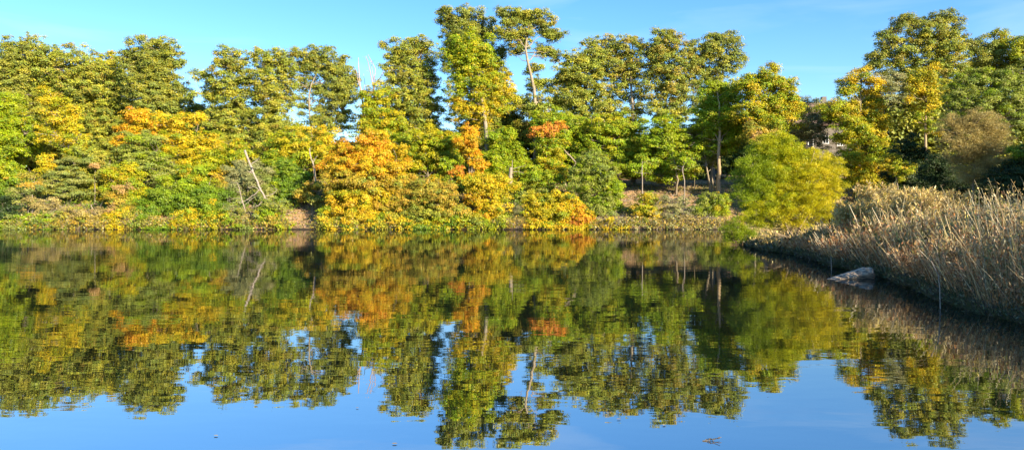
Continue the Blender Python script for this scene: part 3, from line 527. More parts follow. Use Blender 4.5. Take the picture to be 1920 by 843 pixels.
bare('dead_tree', 'grey leaning stem in the left wood above the fallen pale stem', 'dead tree', 86.3, [([(143, 371), (136, 355), (131, 345)], .08, .04), ([(136, 355), (138, 345)], .04, .02)], DEAD, bits=3)
bare('dead_tree', 'thin curved grey stem near the water at far left', 'dead tree', 84, [([(27, 404), (25, 388), (28, 378), (34, 370)], .06, .03)], DEAD, bits=2)
bare('dead_tree', 'thin upright grey trunk between far left branches, just right of the curved grey stem', 'dead tree', 84, [([(53, 400), (52, 370), (50, 350)], .08, .03)], DEAD, bits=3)
bare('dead_tree', 'pale twisting branch on the right side of the wood with red leaves around it', 'dead tree', 92, [([(1080, 305), (1062, 285), (1045, 268)], .10, .05), ([(1080, 305), (1072, 318), (1062, 326)], .05, .02)], PALE, bits=3)
bare('dead_tree', 'crooked pale bough inside the dark canopy right of the airy tree', 'dead tree', 99.3, [([(1136, 236), (1130, 224), (1118, 218), (1108, 226), (1098, 232)], .2, .08), ([(1130, 224), (1136, 214)], .08, .03)], PALE, bits=3)

# ---- distant houses behind the wood
def box(x0, x1, y0, y1, z0, z1):
    return [(x0, y0, z0), (x1, y0, z0), (x1, y1, z0), (x0, y1, z0), (x0, y0, z1), (x1, y0, z1), (x1, y1, z1), (x0, y1, z1)]
BF = [0, 3, 2, 1, 4, 5, 6, 7, 0, 1, 5, 4, 1, 2, 6, 5, 2, 3, 7, 6, 3, 0, 4, 7]
def boxes(name, L_, mat, parent):
    V = []; q = []
    for k, bb in enumerate(L_): V += box(*bb); q += [v+8*k for v in BF]
    return link(name, np_mesh(name, V, 4, q), mat, parent)
SIDING = noise_mat('siding', [(.15, .125, .10), (.21, .18, .15)], 1.5, stretch=(.3, .3, 6), bump=.3)
ROOF = noise_mat('shingles', [(.05, .055, .06), (.10, .10, .105)], 2, bump=.4)
ROOF2 = noise_mat('brown_shingles', [(.16, .10, .08), (.25, .17, .13)], 2, bump=.4)
WHITE = noise_mat('white_trim', [(.72, .70, .66), (.8, .79, .76)], 2, bump=.05)
glm, nt, out = new_mat('window_glass'); p = nt.nodes.new('ShaderNodeBsdfPrincipled'); p.inputs['Base Color'].default_value = (.03, .035, .04, 1); p.inputs['Roughness'].default_value = .08; nt.links.new(p.outputs[0], out.inputs[0])
def house(label, pxc, d, wid, eave_py, ridge_py, roofm, wins):
    X = (pxc-CX)/F*d; g = min(gz(X-wid/2, d), gz(X+wid/2, d), gz(X, d))-.3
    ze = EYE+(HZ-eave_py)/F*d; zr = EYE+(HZ-ridge_py)/F*d; dep = 9
    root = empty('house', (X, d, g)); tag(root, label, 'house')
    x0, x1 = X-wid/2, X+wid/2
    boxes('wall', [(x0, x1, d, d+dep, g, ze)], SIDING, root)
    o = .5
    V = [(x0-o, d-o, ze+.003), (x1+o, d-o, ze+.003), (x1+o, d+dep+o, ze+.003), (x0-o, d+dep+o, ze+.003), (x0-o, d+dep/2, zr), (x1+o, d+dep/2, zr),
         (x0-o, d-o, ze+.22), (x1+o, d-o, ze+.22), (x1+o, d+dep+o, ze+.22), (x0-o, d+dep+o, ze+.22)]
    me = bpy.data.meshes.new('roof'); me.from_pydata(V, [], [(0, 3, 2, 1), (0, 1, 7, 6), (2, 3, 9, 8), (6, 7, 5, 4), (8, 9, 4, 5), (0, 6, 4, 9, 3), (1, 2, 8, 5, 7)])
    rf = link('roof', me, roofm, root)
    ch = boxes('chimney', [(X+wid*.12, X+wid*.12+.7, d+dep/2-.3, d+dep/2+.5, zr-1, zr+.9)], SIDING, None)
    ch.data.transform(__import__('mathutils').Matrix.Translation(-Vector(root.location))); ch.parent = rf
    for (wx, wy, ww, wh) in wins:
        a = px(wx, wy, d)
        fw = .1
        w = boxes('window', [(a[0]-ww/2, a[0]+ww/2, d-.06, d-.003, a[2]+wh/2-fw, a[2]+wh/2), (a[0]-ww/2, a[0]+ww/2, d-.06, d-.003, a[2]-wh/2, a[2]-wh/2+fw),
              (a[0]-ww/2, a[0]-ww/2+fw, d-.06, d-.003, a[2]-wh/2+fw, a[2]+wh/2-fw), (a[0]+ww/2-fw, a[0]+ww/2, d-.06, d-.003, a[2]-wh/2+fw, a[2]+wh/2-fw),
              (a[0]-.03, a[0]+.03, d-.05, d-.003, a[2]-wh/2+fw, a[2]+wh/2-fw)], WHITE, root)
        g2 = boxes('pane', [(a[0]-ww/2+fw, a[0]+ww/2-fw, d-.02, d-.006, a[2]-wh/2+fw, a[2]+wh/2-fw)], glm, None)
        g2.data.transform(__import__('mathutils').Matrix.Translation(-Vector(root.location))); g2.parent = w
    return root
house('dark-roofed house glimpsed behind the straight tan trunk on the hill', 1325, 132, 17, 262, 236, ROOF, [(1284, 275, 1.1, 1.5), (1320, 275, 1.1, 1.5), (1385, 298, 1.6, 1.8)])
house('grey-brown house with a white-framed window glimpsed right of the orange-flecked maple', 1545, 118, 12.5, 236, 184, ROOF2, [(1520, 268, .9, 1.3), (1548, 262, 1.0, 1.3), (1575, 266, .9, 1.3)])

# ---- far wood mass behind the individual trees (low, fills the trunks' background)
def mass(name, label, pts, pal, n, cr, ls):
    Vs = []; Cs = []
    P = []
    xs = R.uniform(0, 1, n)
    for (x0, x1, d0, d1, top, bot) in pts:
        k = int(n*(x1-x0)/1900)
        dd = R.uniform(d0, d1, k); xx = R.uniform(x0, x1, k)
        yy = top+14*np.sin(xx*.031)+9*np.sin(xx*.083+1)+R.rand(k)**1.2*(bot-top)
        P.append(np.stack([(xx-CX)/F*dd, dd, EYE+(HZ-yy)/F*dd], 1))
    P = np.concatenate(P); per = 34
    idx = np.repeat(np.arange(len(P)), per); m = len(idx)
    v = R.normal(0, 1, (m, 3)); off = v*cr*.55; off[:, 2] *= .6
    C = P[idx]+off; col = pick(pal, len(P))[idx]*R.uniform(.7, 1.3, (m, 1))
    k = C[:, 2] > ground(C[:, 0], C[:, 1]); C = C[k]; v = v[k]; col = col[k]; m = len(C)
    l = ls*R.uniform(.8, 1.4, m)
    Vl = leaf_arrays(C, v*.5+np.array([.1, -.3, .6])+R.normal(0, .4, (m, 3)), l, l*.8)
    tag(link(name, np_mesh(name, Vl, 4, np.arange(m*4), False, np.repeat(col, 4, 0)), LEAF), label, 'undergrowth', kind='stuff')
mass('understory', 'dense shaded woodland understory behind the front trees', [(-120, 345, 108, 120, 215, 345), (345, 560, 108, 120, 245, 345), (560, 680, 108, 120, 265, 345), (680, 960, 108, 122, 240, 345), (960, 1180, 108, 122, 245, 345), (1180, 1320, 108, 120, 270, 345), (1320, 1430, 108, 118, 225, 330), (1430, 1490, 96, 108, 235, 330), (1600, 2050, 84, 96, 185, 350)], 'olived', 9000, 1.3, .36)

# ---- ground cover on the far slope
def litter(name, label, cat, n, xr, yr, pal, ls, hmax, matl=None):
    X = R.uniform(*xr, n); Y = R.uniform(*yr, n); Z = ground(X, Y)
    k = Z > .04; X, Y, Z = X[k], Y[k], Z[k]; m = len(X)
    C = np.stack([X, Y, Z+R.rand(m)**2*hmax+.02], 1)
    Nn = np.array([0, -.3, .7])+R.normal(0, .6, (m, 3)); l = ls*R.uniform(.6, 1.5, m)
    cols = np.concatenate([np.array(PAL[p_]) for p_ in pal]); col = cols[R.randint(len(cols), size=m)]*R.uniform(.6, 1.3, (m, 1))
    tag(link(name, np_mesh(name, leaf_arrays(C, Nn, l, l*.7), 4, np.arange(m*4), False, np.repeat(col, 4, 0)), matl or LEAF), label, cat, kind='stuff')
PAL['litter'] = [(.42, .25, .15), (.36, .22, .12), (.5, .32, .2), (.28, .19, .1), (.22, .22, .06), (.4, .3, .16)]
litter('leaf_litter', 'fallen leaves and low weeds covering the far bank', 'leaf litter', 60000, (-72, 30), (80.6, 100), ['litter', 'litter', 'olive', 'pale'], .17, .22)
# fallen sticks on the slope
TT = Tubes()
for k in range(420):
    x = R.uniform(-62, 28); y = R.uniform(81.2, 92); a = R.uniform(-1, 1); l = R.uniform(.5, 2.2)
    p0 = np.array([x, y, gz(x, y)+.06]); x2 = x+l*math.cos(a); y2 = y+l*math.sin(a)*.6
    TT.add(wob(p0, [x2, y2, gz(x2, y2)+R.uniform(.05, .35)], 5, .04), np.linspace(.035, .015, 5), 4)
tag(link('fallen_sticks', TT.mesh('fallen_sticks'), DEAD), 'scattered bleached sticks lying on the far bank', 'sticks', kind='stuff')

def brush(name, label, n, spans, pal, headpal, hr, wr, yr=(81.1, 84.5), head=5, hl=.2):
    X = np.concatenate([R.uniform(a, b_, int(n*w_)) for a, b_, w_ in spans]); n = len(X)
    X = (X-CX)/F*82.5; Y = R.uniform(0, 1, n)**1.3*(yr[1]-yr[0])+yr[0]; Z = ground(X, Y)
    H = R.uniform(*hr, n)*(1+.35*wave(X, Y, 1.3)); t = np.linspace(0, 1, 5)
    D = np.stack([R.normal(0, .55, n), R.normal(-.25, .3, n), np.ones(n)], 1)
    P = np.stack([X, Y, Z-.03], 1)[:, None, :]+D[:, None, :]*(H[:, None]*t)[..., None]
    P += R.normal(0, .05, P.shape)*t[None, :, None]; P[..., 2] -= (.25*H)[:, None]*t**2
    a = R.uniform(0, np.pi, n); side = np.stack([np.cos(a), np.zeros(n), np.sin(a)*.6], 1)
    w_ = (R.uniform(*wr, n)[:, None]*(1-.6*t))[..., None]*side[:, None, :]*.5
    V = np.stack([P-w_, P+w_], 2).reshape(-1, 3); st = 10
    b_ = (np.arange(n)*st)[:, None]+(np.arange(4)*2)[None, :]; q = np.stack([b_, b_+1, b_+3, b_+2], -1).reshape(-1, 4)
    c = np.array(PAL[pal]); col = np.repeat(c[R.randint(len(c), size=n)]*R.uniform(.6, 1.3, (n, 1)), st, 0)
    k = R.randint(1, 5, (n, head)); hp = P[np.arange(n)[:, None], k].reshape(-1, 3)+R.normal(0, .12, (n*head, 3)); m = len(hp)
    l = hl*R.uniform(.6, 1.4, m); Vh = leaf_arrays(hp, np.array([.1, -.3, .6])+R.normal(0, .5, (m, 3)), l, l*.6)
    hc = pick(headpal, m)*R.uniform(.7, 1.2, (m, 1))
    me = np_mesh(name, np.concatenate([V, Vh]), 4, np.concatenate([q, np.arange(m*4).reshape(-1, 4)+len(V)]), False, np.concatenate([col, np.repeat(hc, 4, 0)]))
    tag(link(name, me, DRY), label, 'brush', kind='stuff')
PAL['twig'] = [(.42, .33, .25), (.34, .26, .19), (.50, .41, .32), (.26, .18, .12)]
brush('waterside_brush', 'tangled grey-brown brush hanging over the waterline of the far bank', 3600, [(-40, 545, .62), (590, 780, .12), (930, 1000, .08), (1110, 1370, .18)], 'twig', 'rust', (.3, 1.2), (.03, .06), head=4, yr=(81.0, 83))
def overhang(name, label, spans, cr=.42, ls=.15):
    P = []; K = []; RR = []
    for x0, x1, dens_, hmax, pals in spans:
        n = int((x1-x0)*dens_)
        xx = R.uniform(x0, x1, n); y = R.uniform(80.55, 83.2, n); X = (xx-CX)/F*81.5
        hm = hmax*np.clip(.55+1.0*wave(X, y*0, 1.5)+.5*wave(X, y*0, .5), .08, 1.9)
        z = np.maximum(ground(X, y), .05)+R.rand(n)*hm
        P.append(np.stack([X, y, z], 1))
        # neighbouring clumps share a colour so that they read as shrubs
        kk = ((wave(X+11, X*0, 2.1)*.5+.5+R.normal(0, .12, n))*len(pals)).astype(int).clip(0, len(pals)-1)
        K.append(np.array([pick(pals[q_], 1)[0] for q_ in kk])); RR.append(R.uniform(.5, 1.3, n)*cr)
    P = np.concatenate(P); K = np.concatenate(K); RR = np.concatenate(RR)
    per = 55; idx = np.repeat(np.arange(len(P)), per); m = len(idx)
    v = R.normal(0, .55, (m, 3)); off = v*RR[idx][:, None]; off[:, 2] *= .6
    C = P[idx]+off; C[:, 2] = np.maximum(C[:, 2], .03+.05*R.rand(m))
    l = ls*R.uniform(.6, 1.4, m)
    tag(link(name, np_mesh(name, leaf_arrays(C, v*.5+np.array([.12, -.3, .55])+R.normal(0, .45, (m, 3)), l, l*.75), 4, np.arange(m*4), False, np.repeat(K[idx]*R.uniform(.7, 1.3, (m, 1)), 4, 0)), LEAF), label, 'foliage', kind='stuff')
overhang('waterside_foliage', 'mixed leafy growth hanging down to the waterline of the far bank',
    [(-60, 100, 2.0, 2.4, ['deep', 'sagedk', 'green', 'deep']), (100, 205, .9, 1.7, ['bronze', 'rust', 'olived']), (205, 320, 1.8, 2.2, ['yellow', 'olive', 'deep', 'green']),
     (320, 430, 1.9, 2.3, ['deep', 'green', 'yellow', 'deep']), (430, 545, 1.1, 1.6, ['rust', 'green', 'sagedk']), (600, 760, 1.6, 1.4, ['gold', 'olive', 'gold', 'deep']),
     (760, 945, 1.8, 1.4, ['olive', 'ygreen', 'deep', 'gold']), (985, 1110, 1.6, 1.1, ['yellow', 'gold', 'ygreen']), (1110, 1190, .3, .4, ['pale', 'yellow']), (1190, 1350, .28, .7, ['bronze', 'pale', 'sage'])])
brush('waterside_herbs', 'low green and yellow herbs along the waterline of the far bank', 1200, [(-40, 545, .5), (600, 1370, .5)], 'twig', 'olive', (.12, .5), (.02, .04), head=9, yr=(81.0, 86))
brush('bank_scrub', 'thin weedy scrub on the upper part of the far bank', 3600, [(-60, 545, .6), (600, 1120, .35)], 'twig', 'deep', (.3, 1.2), (.02, .04), head=11, yr=(86, 97))

# ------------------------------------------------------------------ reeds and dry weeds on the right shore
def shore_x(y): return np.interp(y, XS_Y, XS_X)
PAL['stem'] = [(.46, .21, .07), (.40, .16, .05), (.52, .29, .10), (.56, .38, .17), (.26, .12, .04)]
PAL['stempale'] = [(.60, .45, .24), (.68, .54, .32), (.55, .40, .20), (.64, .50, .20)]
PAL['fluff'] = [(.66, .48, .17), (.70, .54, .22), (.56, .38, .14), (.66, .53, .13)]
PAL['sedge'] = [(.07, .10, .03), (.11, .12, .04), (.15, .12, .05), (.09, .07, .04)]
def reed_field(name, label, n, dens_pow, hr, wr, pal, yr=(8.6, 46), width=26, leanx=(-.18, .22), lean_in=.25, head=6, headpal='fluff', hl=.055, inset=.15, segs=4, leafy=0, dist_scale=True, headw=.35, zone=.5):
    Y = R.uniform(0, 1, n)**1.25*(yr[1]-yr[0])+yr[0]
    q_ = R.rand(n)**dens_pow*width
    X = shore_x(Y)+inset+q_
    Z = ground(X, Y); H = R.uniform(*hr, n)*np.clip(.5+q_*.25, .5, 1.0)*np.interp(Y, [19, 31], [1, .72])*(1+.20*wave(X, Y, 1.1)+.20*wave(X*1.7, Y+5, .45))
    d = np.hypot(X, Y); sc = np.clip(d/15., .8, 2.6) if dist_scale else np.ones(n)
    W = R.uniform(*wr, n)*sc
    LX = R.uniform(*leanx, n)+.22*wave(X+2, Y, .9); LX -= lean_in*np.exp(-q_/1.2); LY = R.normal(0, .14, n)
    t = np.linspace(0, 1, segs+1)
    base = np.stack([X, Y, Z-.03], 1)
    dirv = np.stack([LX, LY, np.ones(n)], 1)
    P = base[:, None, :]+dirv[:, None, :]*(H[:, None]*t[None, :])[..., None]
    P[..., 0] += (LX*H*.35)[:, None]*t[None, :]**2+R.normal(0, .012, (n, segs+1))*t
    a = R.uniform(0, np.pi, n); side = np.stack([np.cos(a), np.sin(a)*.5, np.zeros(n)], 1)
    w = (W[:, None]*(1-.72*t[None, :]))[..., None]*side[:, None, :]*.5
    V = np.stack([P-w, P+w], 2).reshape(-1, 3)          # n*(segs+1)*2
    st = (segs+1)*2
    b_ = (np.arange(n)*st)[:, None]+(np.arange(segs)*2)[None, :]
    q = np.stack([b_, b_+1, b_+3, b_+2], -1).reshape(-1, 4)
    p_ = np.array(PAL[pal]); ci = ((wave(X+3, Y, .55)*.5+.5+R.normal(0, .22, n))*len(p_)).astype(int).clip(0, len(p_)-1); col = p_[ci]*R.uniform(.6, 1.35, (n, 1))
    colv = np.repeat(col, st, 0)
    Vall = [V]; Q = [q]; CCs = [colv]; off = len(V)
    if head:
        tt = R.uniform(1-zone, 1.02, (n, head)); 
        hp = base[:, None, :]+dirv[:, None, :]*(H[:, None]*tt)[..., None]
        hp[..., 0] += (LX*H*.35)[:, None]*tt**2
        hp = hp.reshape(-1, 3)+R.normal(0, .035, (n*head, 3)); m = len(hp)
        T = np.repeat(dirv, head, 0)*.7+R.normal(0, .55, (m, 3)); scm = np.repeat(sc, head)
        Vh = blades(hp, T, hl*scm*R.uniform(.6, 1.6, m), hl*headw*scm*R.uniform(.6, 1.4, m))
        hq = np.arange(m*4).reshape(-1, 4)+off
        hc = np.array(PAL[headpal]); hc = hc[R.randint(len(hc), size=m)]*R.uniform(.6, 1.3, (m, 1))
        Vall.append(Vh); Q.append(hq); CCs.append(np.repeat(hc, 4, 0))
    me = np_mesh(name, np.concatenate(Vall), 4, np.concatenate(Q), False, np.concatenate(CCs))
    return tag(link(name, me, DRY), label, 'reeds', kind='stuff')
PAL['greenweed'] = [(.16, .17, .04), (.24, .22, .06), (.12, .14, .03), (.30, .24, .08)]
reed_field('dry_weeds', 'dense reddish brown dry weed stalks covering the right shore', 15000, 1.7, (1.0, 1.7), (.007, .014), 'stem', yr=(8.6, 33), head=4, zone=.7, headpal='stem', hl=.07)
reed_field('dry_reeds', 'tan and straw coloured reed tops rising over the right shore', 9000, 1.0, (1.3, 2.1), (.007, .013), 'stempale', yr=(8.6, 31), inset=.9, head=6, zone=.35, hl=.055)
reed_field('green_weeds', 'olive green leafy weeds mixed among the dry stalks', 5000, 1.1, (.9, 1.6), (.008, .014), 'greenweed', yr=(8.6, 33), inset=.5, head=14, zone=.75, headpal='greenweed', hl=.10)
reed_field('low_weeds', 'low tan weeds on the point behind the big willow', 9000, 1.2, (.4, .95), (.007, .013), 'stem', yr=(28, 60), head=6, zone=.7, headpal='fluff', hl=.06)
reed_field('pale_stalks', 'bleached pale stalks leaning out over the water', 2300, 1.7, (1.2, 2.2), (.012, .019), 'stempale', yr=(8.6, 33), leanx=(-.3, .3), lean_in=.35, head=0, width=12)
reed_field('sedge', 'short dark sedge and weeds at the muddy edge', 14000, 2.6, (.15, .6), (.010, .02), 'sedge', head=2, headpal='sedge', hl=.06, width=4, inset=-.02, lean_in=.5, leanx=(-.5, .3))
# tall plume grass clumps: things
def plume(label, pxx, d, top, w):
    a = px(pxx, top, d); g = gz(a[0], d); H = a[2]-g
    root = empty('plume_grass', (a[0], d, g)); tag(root, label, 'grass clump', 'plume grass clumps on the right shore')
    TT = Tubes(); n = 46; Vh = []; Ch = []
    for k in range(n):
        h = H*R.uniform(.72, 1.0); lx = R.normal(0, .10)*w; ly = R.normal(0, .2); bx = a[0]+R.normal(0, .28)*w; by = d+R.normal(0, .3)
        t = np.linspace(0, 1, 7); P = np.stack([bx+lx*t*h+.10*t**2.5*h*w*np.sign(lx+.02), by+ly*t, g+h*t-.06*t**4*h], 1)
        TT.add(P, np.linspace(.009, .004, 7)*d/22, 4)
        m = 150; tt = R.uniform(.55, 1.0, m); c = np.stack([np.interp(tt, t, P[:, j]) for j in range(3)], 1)
        wdt = .16*np.sin((tt-.5)*2*np.pi*.95).clip(.15, 1); c += R.normal(0, 1, (m, 3))*wdt[:, None]*.6
        T = np.stack([R.normal(.25, .5, m), R.normal(0, .5, m), R.uniform(.1, 1, m)], 1)
        Vh.append(blades(c, T, R.uniform(.07, .16, m)*d/22, R.uniform(.015, .035, m)*d/22)); cc = np.array(PAL['fluff']); Ch.append(cc[R.randint(4, size=m)]*R.uniform(.7, 1.3, (m, 1)))
    link('stalks', TT.mesh('stalks'), TAN, root)
    V = np.concatenate(Vh); link('plumes', np_mesh('plumes', V, 4, np.arange(len(V)), False, np.repeat(np.concatenate(Ch), 4, 0)), DRY, root)
plume('feathery plume grass clump, tallest and leftmost, right of the yellow maple', 1660, 29, 335, 1.1)
plume('feathery plume grass clump second from the left, in front of the dark evergreens', 1695, 27, 345, 1.2)
plume('feathery plume grass clump at the right end of the plume group', 1742, 26, 348, 1.1)
plume('low feathery grass clump between the big willow and the tall plumes', 1600, 31, 372, 1.2)

# ---- leaning bare shrub stems (individual pale stalks in front)
for (lab, pts, r) in [
    ('pale crooked stick standing in the water edge before the dark reeds', [(1763, 578), (1762, 540), (1759, 515), (1746, 489)], .011),
    ('short straight stick poking out of the water left of the log', [(1559, 507), (1558.5, 493), (1558, 479)], .012)]:
    dd = 2358/(pts[0][1]-HZ)*1.0
    o = px(*pts[0], dd); P = np.array([px(x, y, dd) for x, y in pts]); P = np.concatenate([[P[0]-[0, 0, .2]], P])
    TT = Tubes(); TT.add(P, np.linspace(r, r*.6, len(P)), 6)
    tag(link('stick', TT.mesh('stick'), DEAD), lab, 'stick')

# ---- the half sunk log
def log():
    d = 19.6
    a = px(1630, 521, d+.15); b_ = px(1541, 523, d-.25)
    a[2] = .10; b_[2] = -.10
    m = 26; sd = 28
    V = []
    ax = (b_-a); Ln = np.linalg.norm(ax); ax /= Ln
    sidev = np.cross(ax, [0, 0, 1]); sidev /= np.linalg.norm(sidev); up = np.cross(sidev, ax)
    rr = np.random.RandomState(3)
    for i_ in range(m):
        t = i_/(m-1); r = .235*(1-t*.62)*(1 if i_ > 1 else (.80, .95)[i_])
        c = a+ax*Ln*t+up*(-.02*t)
        for j in range(sd):
            th = 2*np.pi*j/sd
            rad = r*(1+.07*math.sin(3*th+.5)+.05*math.sin(7*th+t*2)+.03*math.sin(13*th+1)+rr.normal(0, .008))
            if i_ < 3: c2 = c+ax*.035*math.sin(5*th)*.6
            else: c2 = c
            V.append(c2+sidev*rad*math.cos(th)*1.1+up*rad*math.sin(th)*.95)
    q = []
    for i_ in range(m-1):
        for j in range(sd): q.append((i_*sd+j, i_*sd+(j+1) % sd, (i_+1)*sd+(j+1) % sd, (i_+1)*sd+j))
    me = bpy.data.meshes.new('log'); me.from_pydata([tuple(v) for v in V], [], q+[tuple(range(sd))[::-1], tuple((m-1)*sd+j for j in range(sd))])
    for pl in me.polygons: pl.use_smooth = len(pl.vertices) == 4
    mt, nt, out = new_mat('weathered_log'); N = nt.nodes; L = nt.links
    geo_ = N.new('ShaderNodeTexCoord'); mp = N.new('ShaderNodeMapping')
    mp.inputs['Rotation'].default_value = (0, 0, -math.atan2(ax[1], ax[0])); mp.inputs['Scale'].default_value = (1.2, 14, 14)
    mp.vector_type = 'POINT'
    mp0 = N.new('ShaderNodeMapping'); mp0.inputs['Rotation'].default_value = (0, 0, -math.atan2(ax[1], ax[0]))
    L.new(geo_.outputs['Object'], mp0.inputs[0]); mp.inputs['Rotation'].default_value = (0, 0, 0); L.new(mp0.outputs[0], mp.inputs[0])
    n = N.new('ShaderNodeTexNoise'); n.inputs['Scale'].default_value = 2.2; n.inputs['Detail'].default_value = 7; L.new(mp.outputs[0], n.inputs[0])
    cr = N.new('ShaderNodeValToRGB'); e = cr.color_ramp.elements; e[0].position = .36; e[0].color = (.05, .04, .035, 1); e[1].position = .6; e[1].color = (.58, .42, .27, 1)
    el = e.new(.47); el.color = (.36, .26, .17, 1)
    L.new(n.outputs[0], cr.inputs[0]); p = N.new('ShaderNodeBsdfPrincipled'); p.inputs['Roughness'].default_value = .8
    L.new(cr.outputs[0], p.inputs['Base Color']); b2 = N.new('ShaderNodeBump'); b2.inputs['Strength'].default_value = 1; b2.inputs['Distance'].default_value = .02
    L.new(n.outputs[0], b2.inputs['Height']); L.new(b2.outputs[0], p.inputs['Normal']); L.new(p.outputs[0], out.inputs[0])
    tag(link('log', me, mt), 'weathered grey log half sunk at the muddy edge, tapering to the left', 'log')
log()

# ---- stones and debris on the muddy edge
STONE = noise_mat('stone', [(.10, .10, .11), (.2, .19, .19), (.3, .28, .26)], 9, bump=.4)
def stone(x, y, s, label):
    bm_v = []; rr = R
    me = bpy.data.meshes.new('stone')
    import bmesh
    bm = bmesh.new(); bmesh.ops.create_icosphere(bm, subdivisions=2, radius=1)
    ph = rr.uniform(0, 6, 3)
    for v in bm.verts:
        k = 1+.16*math.sin(3*v.co.x+ph[0])+.14*math.sin(4*v.co.y+ph[1])+.1*math.sin(5*v.co.z+ph[2])
        v.co = Vector((v.co.x*s*1.3*k, v.co.y*s*k, v.co.z*s*.6*k))
    for f_ in bm.faces: f_.smooth = True
    bm.to_mesh(me); bm.free()
    o = link('stone', me, STONE); o.location = (x, y, max(gz(x, y), 0)+s*.2); tag(o, label, 'stone', 'stones at the muddy edge')
for pxx, pyy, s, lab in [(1834, 570, .055, 'largest rounded stone at the muddy edge below the dark reeds'), (1777, 557, .04, 'small pinkish stone right of the pale crooked stick'), (1898, 590, .05, 'grey stone at the muddy edge nearest the right side of the photo'), (1690, 531, .035, 'small stone between the log and the pale crooked stick'), (1850, 583, .035, 'small stone just right of the largest rounded stone')]:
    dd = 2358/(pyy-HZ); a = px(pxx, pyy, dd); stone(a[0], dd, s, lab)

# floating leaves
fm = leaf_material('floating_leaf', .1, .1)
for k, (pxx, pyy) in enumerate([(1774, 583), (1410, 578), (1718, 549), (1798, 563), (1779, 562), (1700, 546), (1480, 712), (1110, 600), (670, 765), (405, 817), (740, 832), (250, 657), (1245, 797), (1160, 786), (1560, 640), (1330, 560), (880, 470), (640, 520), (420, 600)]):
    dd = 2358/(pyy-HZ); a = px(pxx, pyy, dd); s = .015+.010*R.rand()
    th = R.uniform(0, 6.28); pts = [(-1, 0), (-.35, .55), (.4, .5), (1, 0), (.4, -.5), (-.35, -.55)]
    V = [(a[0]+s*(u*math.cos(th)-v*math.sin(th)), a[1]+s*(u*math.sin(th)+v*math.cos(th)), .004+.006*abs(v)+.004*abs(u)) for u, v in pts]
    me = bpy.data.meshes.new('fallen_leaf'); me.from_pydata(V, [], [(0, 1, 2, 3), (0, 3, 4, 5)])
    at = me.attributes.new('tint', 'FLOAT_COLOR', 'POINT'); c = [(.5, .42, .25), (.45, .3, .08), (.4, .3, .2)][k % 3]
    at.data.foreach_set('color', np.tile([*c, 1], 6).astype(np.float32))
    tag(link('fallen_leaf', me, fm), 'small fallen leaf floating on the still lake', 'leaf', 'fallen leaves floating on the lake')
# twig breaking the surface, bottom right of centre
TT = Tubes(); c = px(1336, 831, 5.55); c[2] = 0
for (u0, w0, z0, u1, w1, z1) in [(-.075, 0, .002, .06, .02, .012), (-.03, .01, .004, .05, -.02, .03), (.0, .0, .006, .075, .03, .02), (-.05, .02, .003, -.01, .0, .02)]:
    TT.add(wob(c+[u0, w0, z0], c+[u1, w1, z1], 5, .04), np.linspace(.004, .002, 5), 5)
tag(link('twig', TT.mesh('twig'), BARK), 'dark little twig floating at the bottom of the photo', 'twig')

# ------------------------------------------------------------------ trees beside and behind the viewer (outside the frame; they shade the right shore)
def offtree(x, y, h, w, lab):
    g = gz(x, y); root = empty('broadleaf_tree', (x, y, g)); tag(root, lab, 'tree', 'trees standing outside the frame')
    n = int(42*w*h/20); u = R.normal(0, 1, (n, 3)); u /= np.linalg.norm(u, axis=1)[:, None]
    P = np.array([x, y, g+h*.52])+u*(R.rand(n)**.45)[:, None]*np.array([w/2*1.15, w/2*1.15, h*.46])
    idx = np.repeat(np.arange(n), 60); m = len(idx); v = R.normal(0, 1, (m, 3)); C = P[idx]+v*.55
    l = R.uniform(.3, .55, m); col = pick('olived', n)[idx]
    link('crown', np_mesh('crown', leaf_arrays(C, v+[0, 0, .4], l, l*.8), 4, np.arange(m*4), False, np.repeat(col, 4, 0)), LEAF, root)
    T = Tubes(); T.add(wob([x, y, g-.1], [x, y, g+h*.8], 8, .01), np.linspace(.02*h, .05, 8), 8)
    for k in range(9): T.add(wob([x, y, g+h*R.uniform(.2, .6)], P[R.randint(n)], 5, .04), np.linspace(.006*h, .02, 5), 5)
    link('trunk', T.mesh('trunk'), BARK, root)
#OFFTREES
SUN_AZ, SUN_EL = 42, 19
OFF = [(18, -14, 7.4, 8), (22, -10, 8.1, 8), (27, -5, 9.3, 8), (33, -1, 10.9, 9), (39, 4, 12.4, 9), (46, 10, 14, 9), (52, 29, 14.8, 10), (58, 22, 16, 11), (61, 38, 14.5, 10)]
for k, (x, y, h, w) in enumerate(OFF):
    offtree(x, y, h, w, 'tree outside the right edge of the frame, number %s counted from the viewer' % ['one', 'two', 'three', 'four', 'five', 'six', 'seven', 'eight', 'nine'][k])

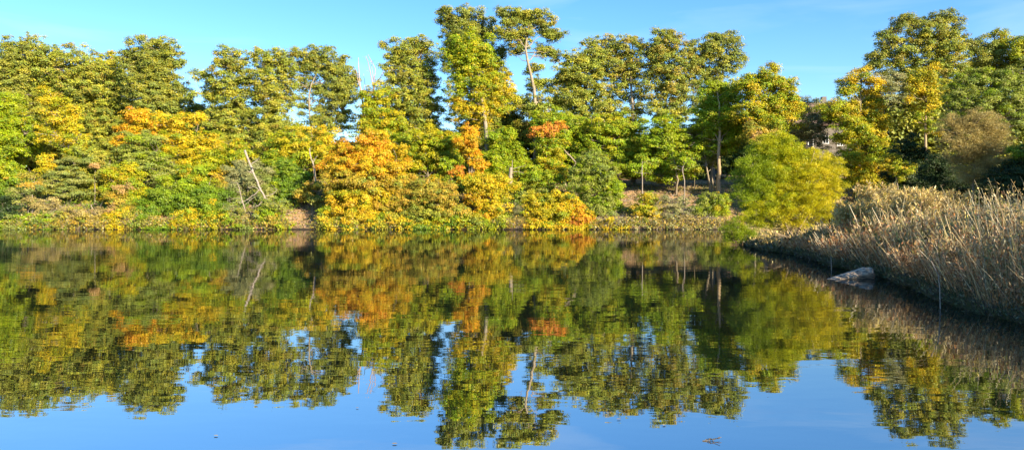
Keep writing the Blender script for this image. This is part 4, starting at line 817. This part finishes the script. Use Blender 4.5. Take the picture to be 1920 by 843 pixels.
# ------------------------------------------------------------------ light, sky, camera
az = math.radians(SUN_AZ); el = math.radians(SUN_EL)
sv = Vector((math.sin(az)*math.cos(el), -math.cos(az)*math.cos(el), math.sin(el)))
sl = bpy.data.lights.new('sun', 'SUN'); sl.energy = 5.0; sl.angle = math.radians(.5); sl.color = (1.0, .86, .62)
so = bpy.data.objects.new('sun', sl); COL.objects.link(so); so.rotation_euler = sv.to_track_quat('Z', 'Y').to_euler()
so.location = (30, -30, 40)
w = bpy.data.worlds.new('World'); scene.world = w; w.use_nodes = True
nt = w.node_tree; N = nt.nodes; L = nt.links; N.clear()
out = N.new('ShaderNodeOutputWorld'); bg = N.new('ShaderNodeBackground'); sky = N.new('ShaderNodeTexSky')
sky.sky_type = 'NISHITA'; sky.sun_disc = False; sky.sun_elevation = el; sky.sun_rotation = math.pi-az
sky.air_density = 1.0; sky.dust_density = .0; sky.ozone_density = 3.0; sky.altitude = 200
bg.inputs[1].default_value = .118
hs = N.new('ShaderNodeHueSaturation'); hs.inputs['Saturation'].default_value = 1.25; hs.inputs['Hue'].default_value = .506
L.new(sky.outputs[0], hs.inputs['Color'])
# thin cirrus wisps
tc = N.new('ShaderNodeTexCoord'); mp = N.new('ShaderNodeMapping'); mp.inputs['Scale'].default_value = (1.2, 1.2, 7)
L.new(tc.outputs['Generated'], mp.inputs[0])
n1 = N.new('ShaderNodeTexNoise'); n1.inputs['Scale'].default_value = 2.6; n1.inputs['Detail'].default_value = 7; n1.inputs['Distortion'].default_value = .5
L.new(mp.outputs[0], n1.inputs[0])
mr = N.new('ShaderNodeMapRange'); mr.inputs[1].default_value = .52; mr.inputs[2].default_value = .85; mr.inputs[4].default_value = .35
L.new(n1.outputs[0], mr.inputs[0])
mx = N.new('ShaderNodeMix'); mx.data_type = 'RGBA'; L.new(mr.outputs[0], mx.inputs[0]); L.new(hs.outputs[0], mx.inputs[6]); mx.inputs[7].default_value = (3.6, 4.3, 5.0, 1)
L.new(mx.outputs[2], bg.inputs[0]); L.new(bg.outputs[0], out.inputs[0])

cam = bpy.data.cameras.new('camera'); co = bpy.data.objects.new('camera', cam); COL.objects.link(co)
co.location = (0, 0, EYE); co.rotation_euler = (math.radians(90), 0, 0)
cam.sensor_width = 36; cam.lens = F/1920*36; cam.shift_y = -(421.5-HZ)/1920; cam.clip_end = 6000; cam.clip_start = .05
scene.camera = co
scene.view_settings.view_transform = 'Standard'; scene.view_settings.look = 'None'; scene.view_settings.gamma = 1
scene.view_settings.use_curve_mapping = False; scene.view_settings.exposure = 1.28
scene.render.engine = 'CYCLES'
cy = scene.cycles; cy.max_bounces = 5; cy.diffuse_bounces = 2; cy.glossy_bounces = 3; cy.transmission_bounces = 3; cy.transparent_max_bounces = 4
cy.caustics_reflective = False; cy.caustics_refractive = False
print('leaves', NLEAF)
